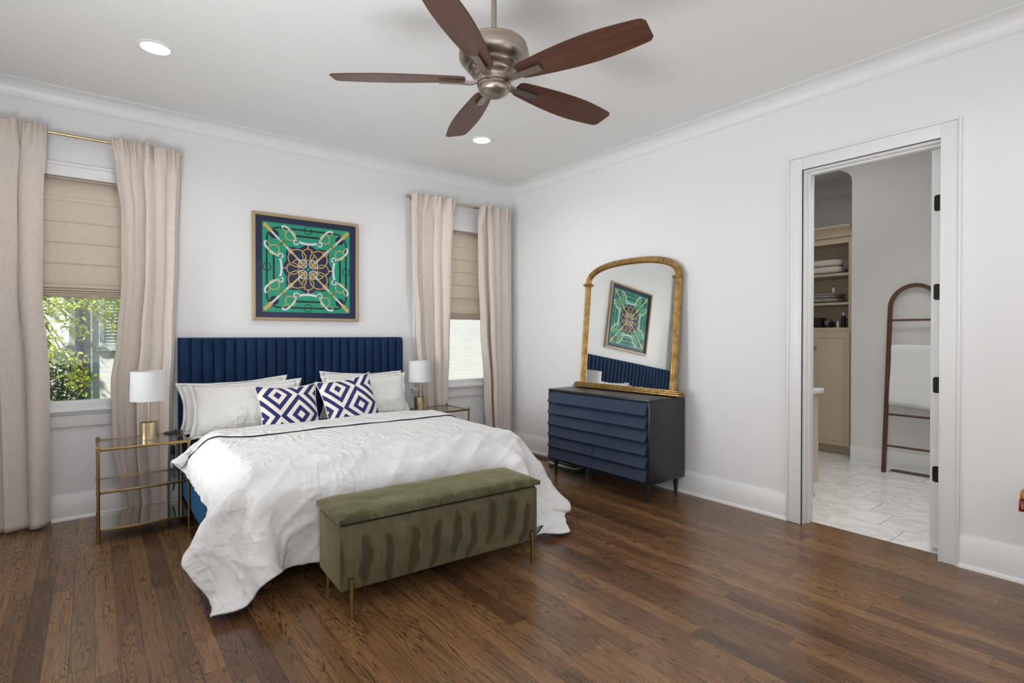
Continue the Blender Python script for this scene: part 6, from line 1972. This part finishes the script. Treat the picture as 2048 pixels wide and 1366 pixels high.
def leaves(g, rnd, centre, rad, n, size):
    for _ in range(n):
        while True:
            p = Vector((rnd.uniform(-1, 1), rnd.uniform(-1, 1), rnd.uniform(-1, 1)))
            if p.length < 1:
                break
        c = Vector(centre) + Vector((p.x * rad[0], p.y * rad[1], p.z * rad[2]))
        d = Vector((rnd.uniform(-1, 1), rnd.uniform(-1, 1), rnd.uniform(-1.0, 0.4))).normalized()
        s = d.cross(Vector((rnd.uniform(-1, 1), rnd.uniform(-1, 1), rnd.uniform(-1, 1)))).normalized()
        L = size * rnd.uniform(0.7, 1.3); w = L * 0.26
        up = d.cross(s) * L * 0.08
        pts = [c, c + d * L * .35 + s * w + up, c + d * L * .75 + s * w * .7 + up, c + d * L, c + d * L * .75 - s * w * .7 + up, c + d * L * .35 - s * w + up]
        vs = [g.bm.verts.new(q) for q in pts]
        g.bm.faces.new((vs[0], vs[1], vs[2], vs[3])); g.bm.faces.new((vs[0], vs[3], vs[4], vs[5]))


rnd = random.Random(7)
tr = thing('garden_tree', 'young tree with bright yellow-green leaves outside the left window', 'tree', (-4.75, 2.6, -0.55))
gb = G()
gl = G()
gb.tube([(-4.75, 2.6, -0.55), (-4.74, 2.6, 0.6), (-4.70, 2.62, 1.8), (-4.6, 2.7, 3.2)], 0.045, 10)
tips = [(-4.15, 2.35, 1.60), (-4.25, 2.3, 1.30), (-3.98, 2.5, 1.42), (-3.90, 2.3, 1.72), (-4.02, 2.4, 1.05), (-3.75, 2.6, 1.60), (-4.32, 2.5, 1.52), (-4.05, 2.2, 1.66), (-3.68, 2.5, 1.45), (-4.2, 2.3, 1.15), (-3.98, 2.45, 0.85), (-4.12, 2.4, 1.78), (-3.82, 2.4, 1.82), (-3.66, 2.5, 1.74), (-4.28, 2.4, 1.72)]
for k, tp in enumerate(tips):
    b0 = Vector((-4.72, 2.6, 1.4 + 0.12 * (k % 6)))
    mid = (b0 + Vector(tp)) / 2 + Vector((0, 0.05, 0.22))
    pth = catmull(np.array([[q, q] for q in (tuple(b0), tuple(mid), tp, (tp[0] + .08, tp[1], tp[2] - .12))], float), 5)[:, 0]
    gb.tube([Vector(p) for p in pth], 0.006, 5)
    leaves(gl, rnd, tp, (0.15, 0.13, 0.10), 62, 0.050)
    leaves(gl, rnd, (tp[0] + .04, tp[1], tp[2] - .10), (0.07, 0.08, 0.10), 26, 0.046)
leaves(gl, rnd, (-4.6, 2.8, 3.2), (0.9, 0.8, 0.7), 190, 0.09)
leaves(gl, rnd, (-5.8, 3.0, 3.0), (0.9, 0.6, 1.0), 170, 0.10)
leaves(gl, rnd, (-5.2, 3.3, 1.9), (0.5, 0.4, 0.5), 70, 0.08)
gb.obj('branches', 'bark', tr)
fo = gl.obj('foliage', 'leaf', tr, normals=False, sharp=0); fo['kind'] = 'stuff'
sh = thing('garden_shrub', 'dark green shrub low behind the left curtain outside the window', 'shrub', (-4.22, 3.25, -0.55))
gb = G(); gl = G()
for k in range(7):
    a = k * .9
    top_ = (-4.22 + 0.16 * math.cos(a), 3.25 + 0.14 * math.sin(a), 0.85 + 0.18 * math.sin(k * 2.1))
    gb.tube([(-4.22, 3.25, -0.55), (-4.22 + .05 * math.cos(a), 3.25 + .05 * math.sin(a), 0.2), top_], 0.009, 6)
    leaves(gl, rnd, (top_[0], top_[1], top_[2] - .08), (0.17, 0.15, 0.26), 150, 0.048)
leaves(gl, rnd, (-4.26, 3.25, 0.45), (0.26, 0.2, 0.35), 420, 0.05)
gb.obj('stem', 'bark', sh)
fo = gl.obj('foliage', 'leaf_dark', sh, normals=False, sharp=0); fo['kind'] = 'stuff'
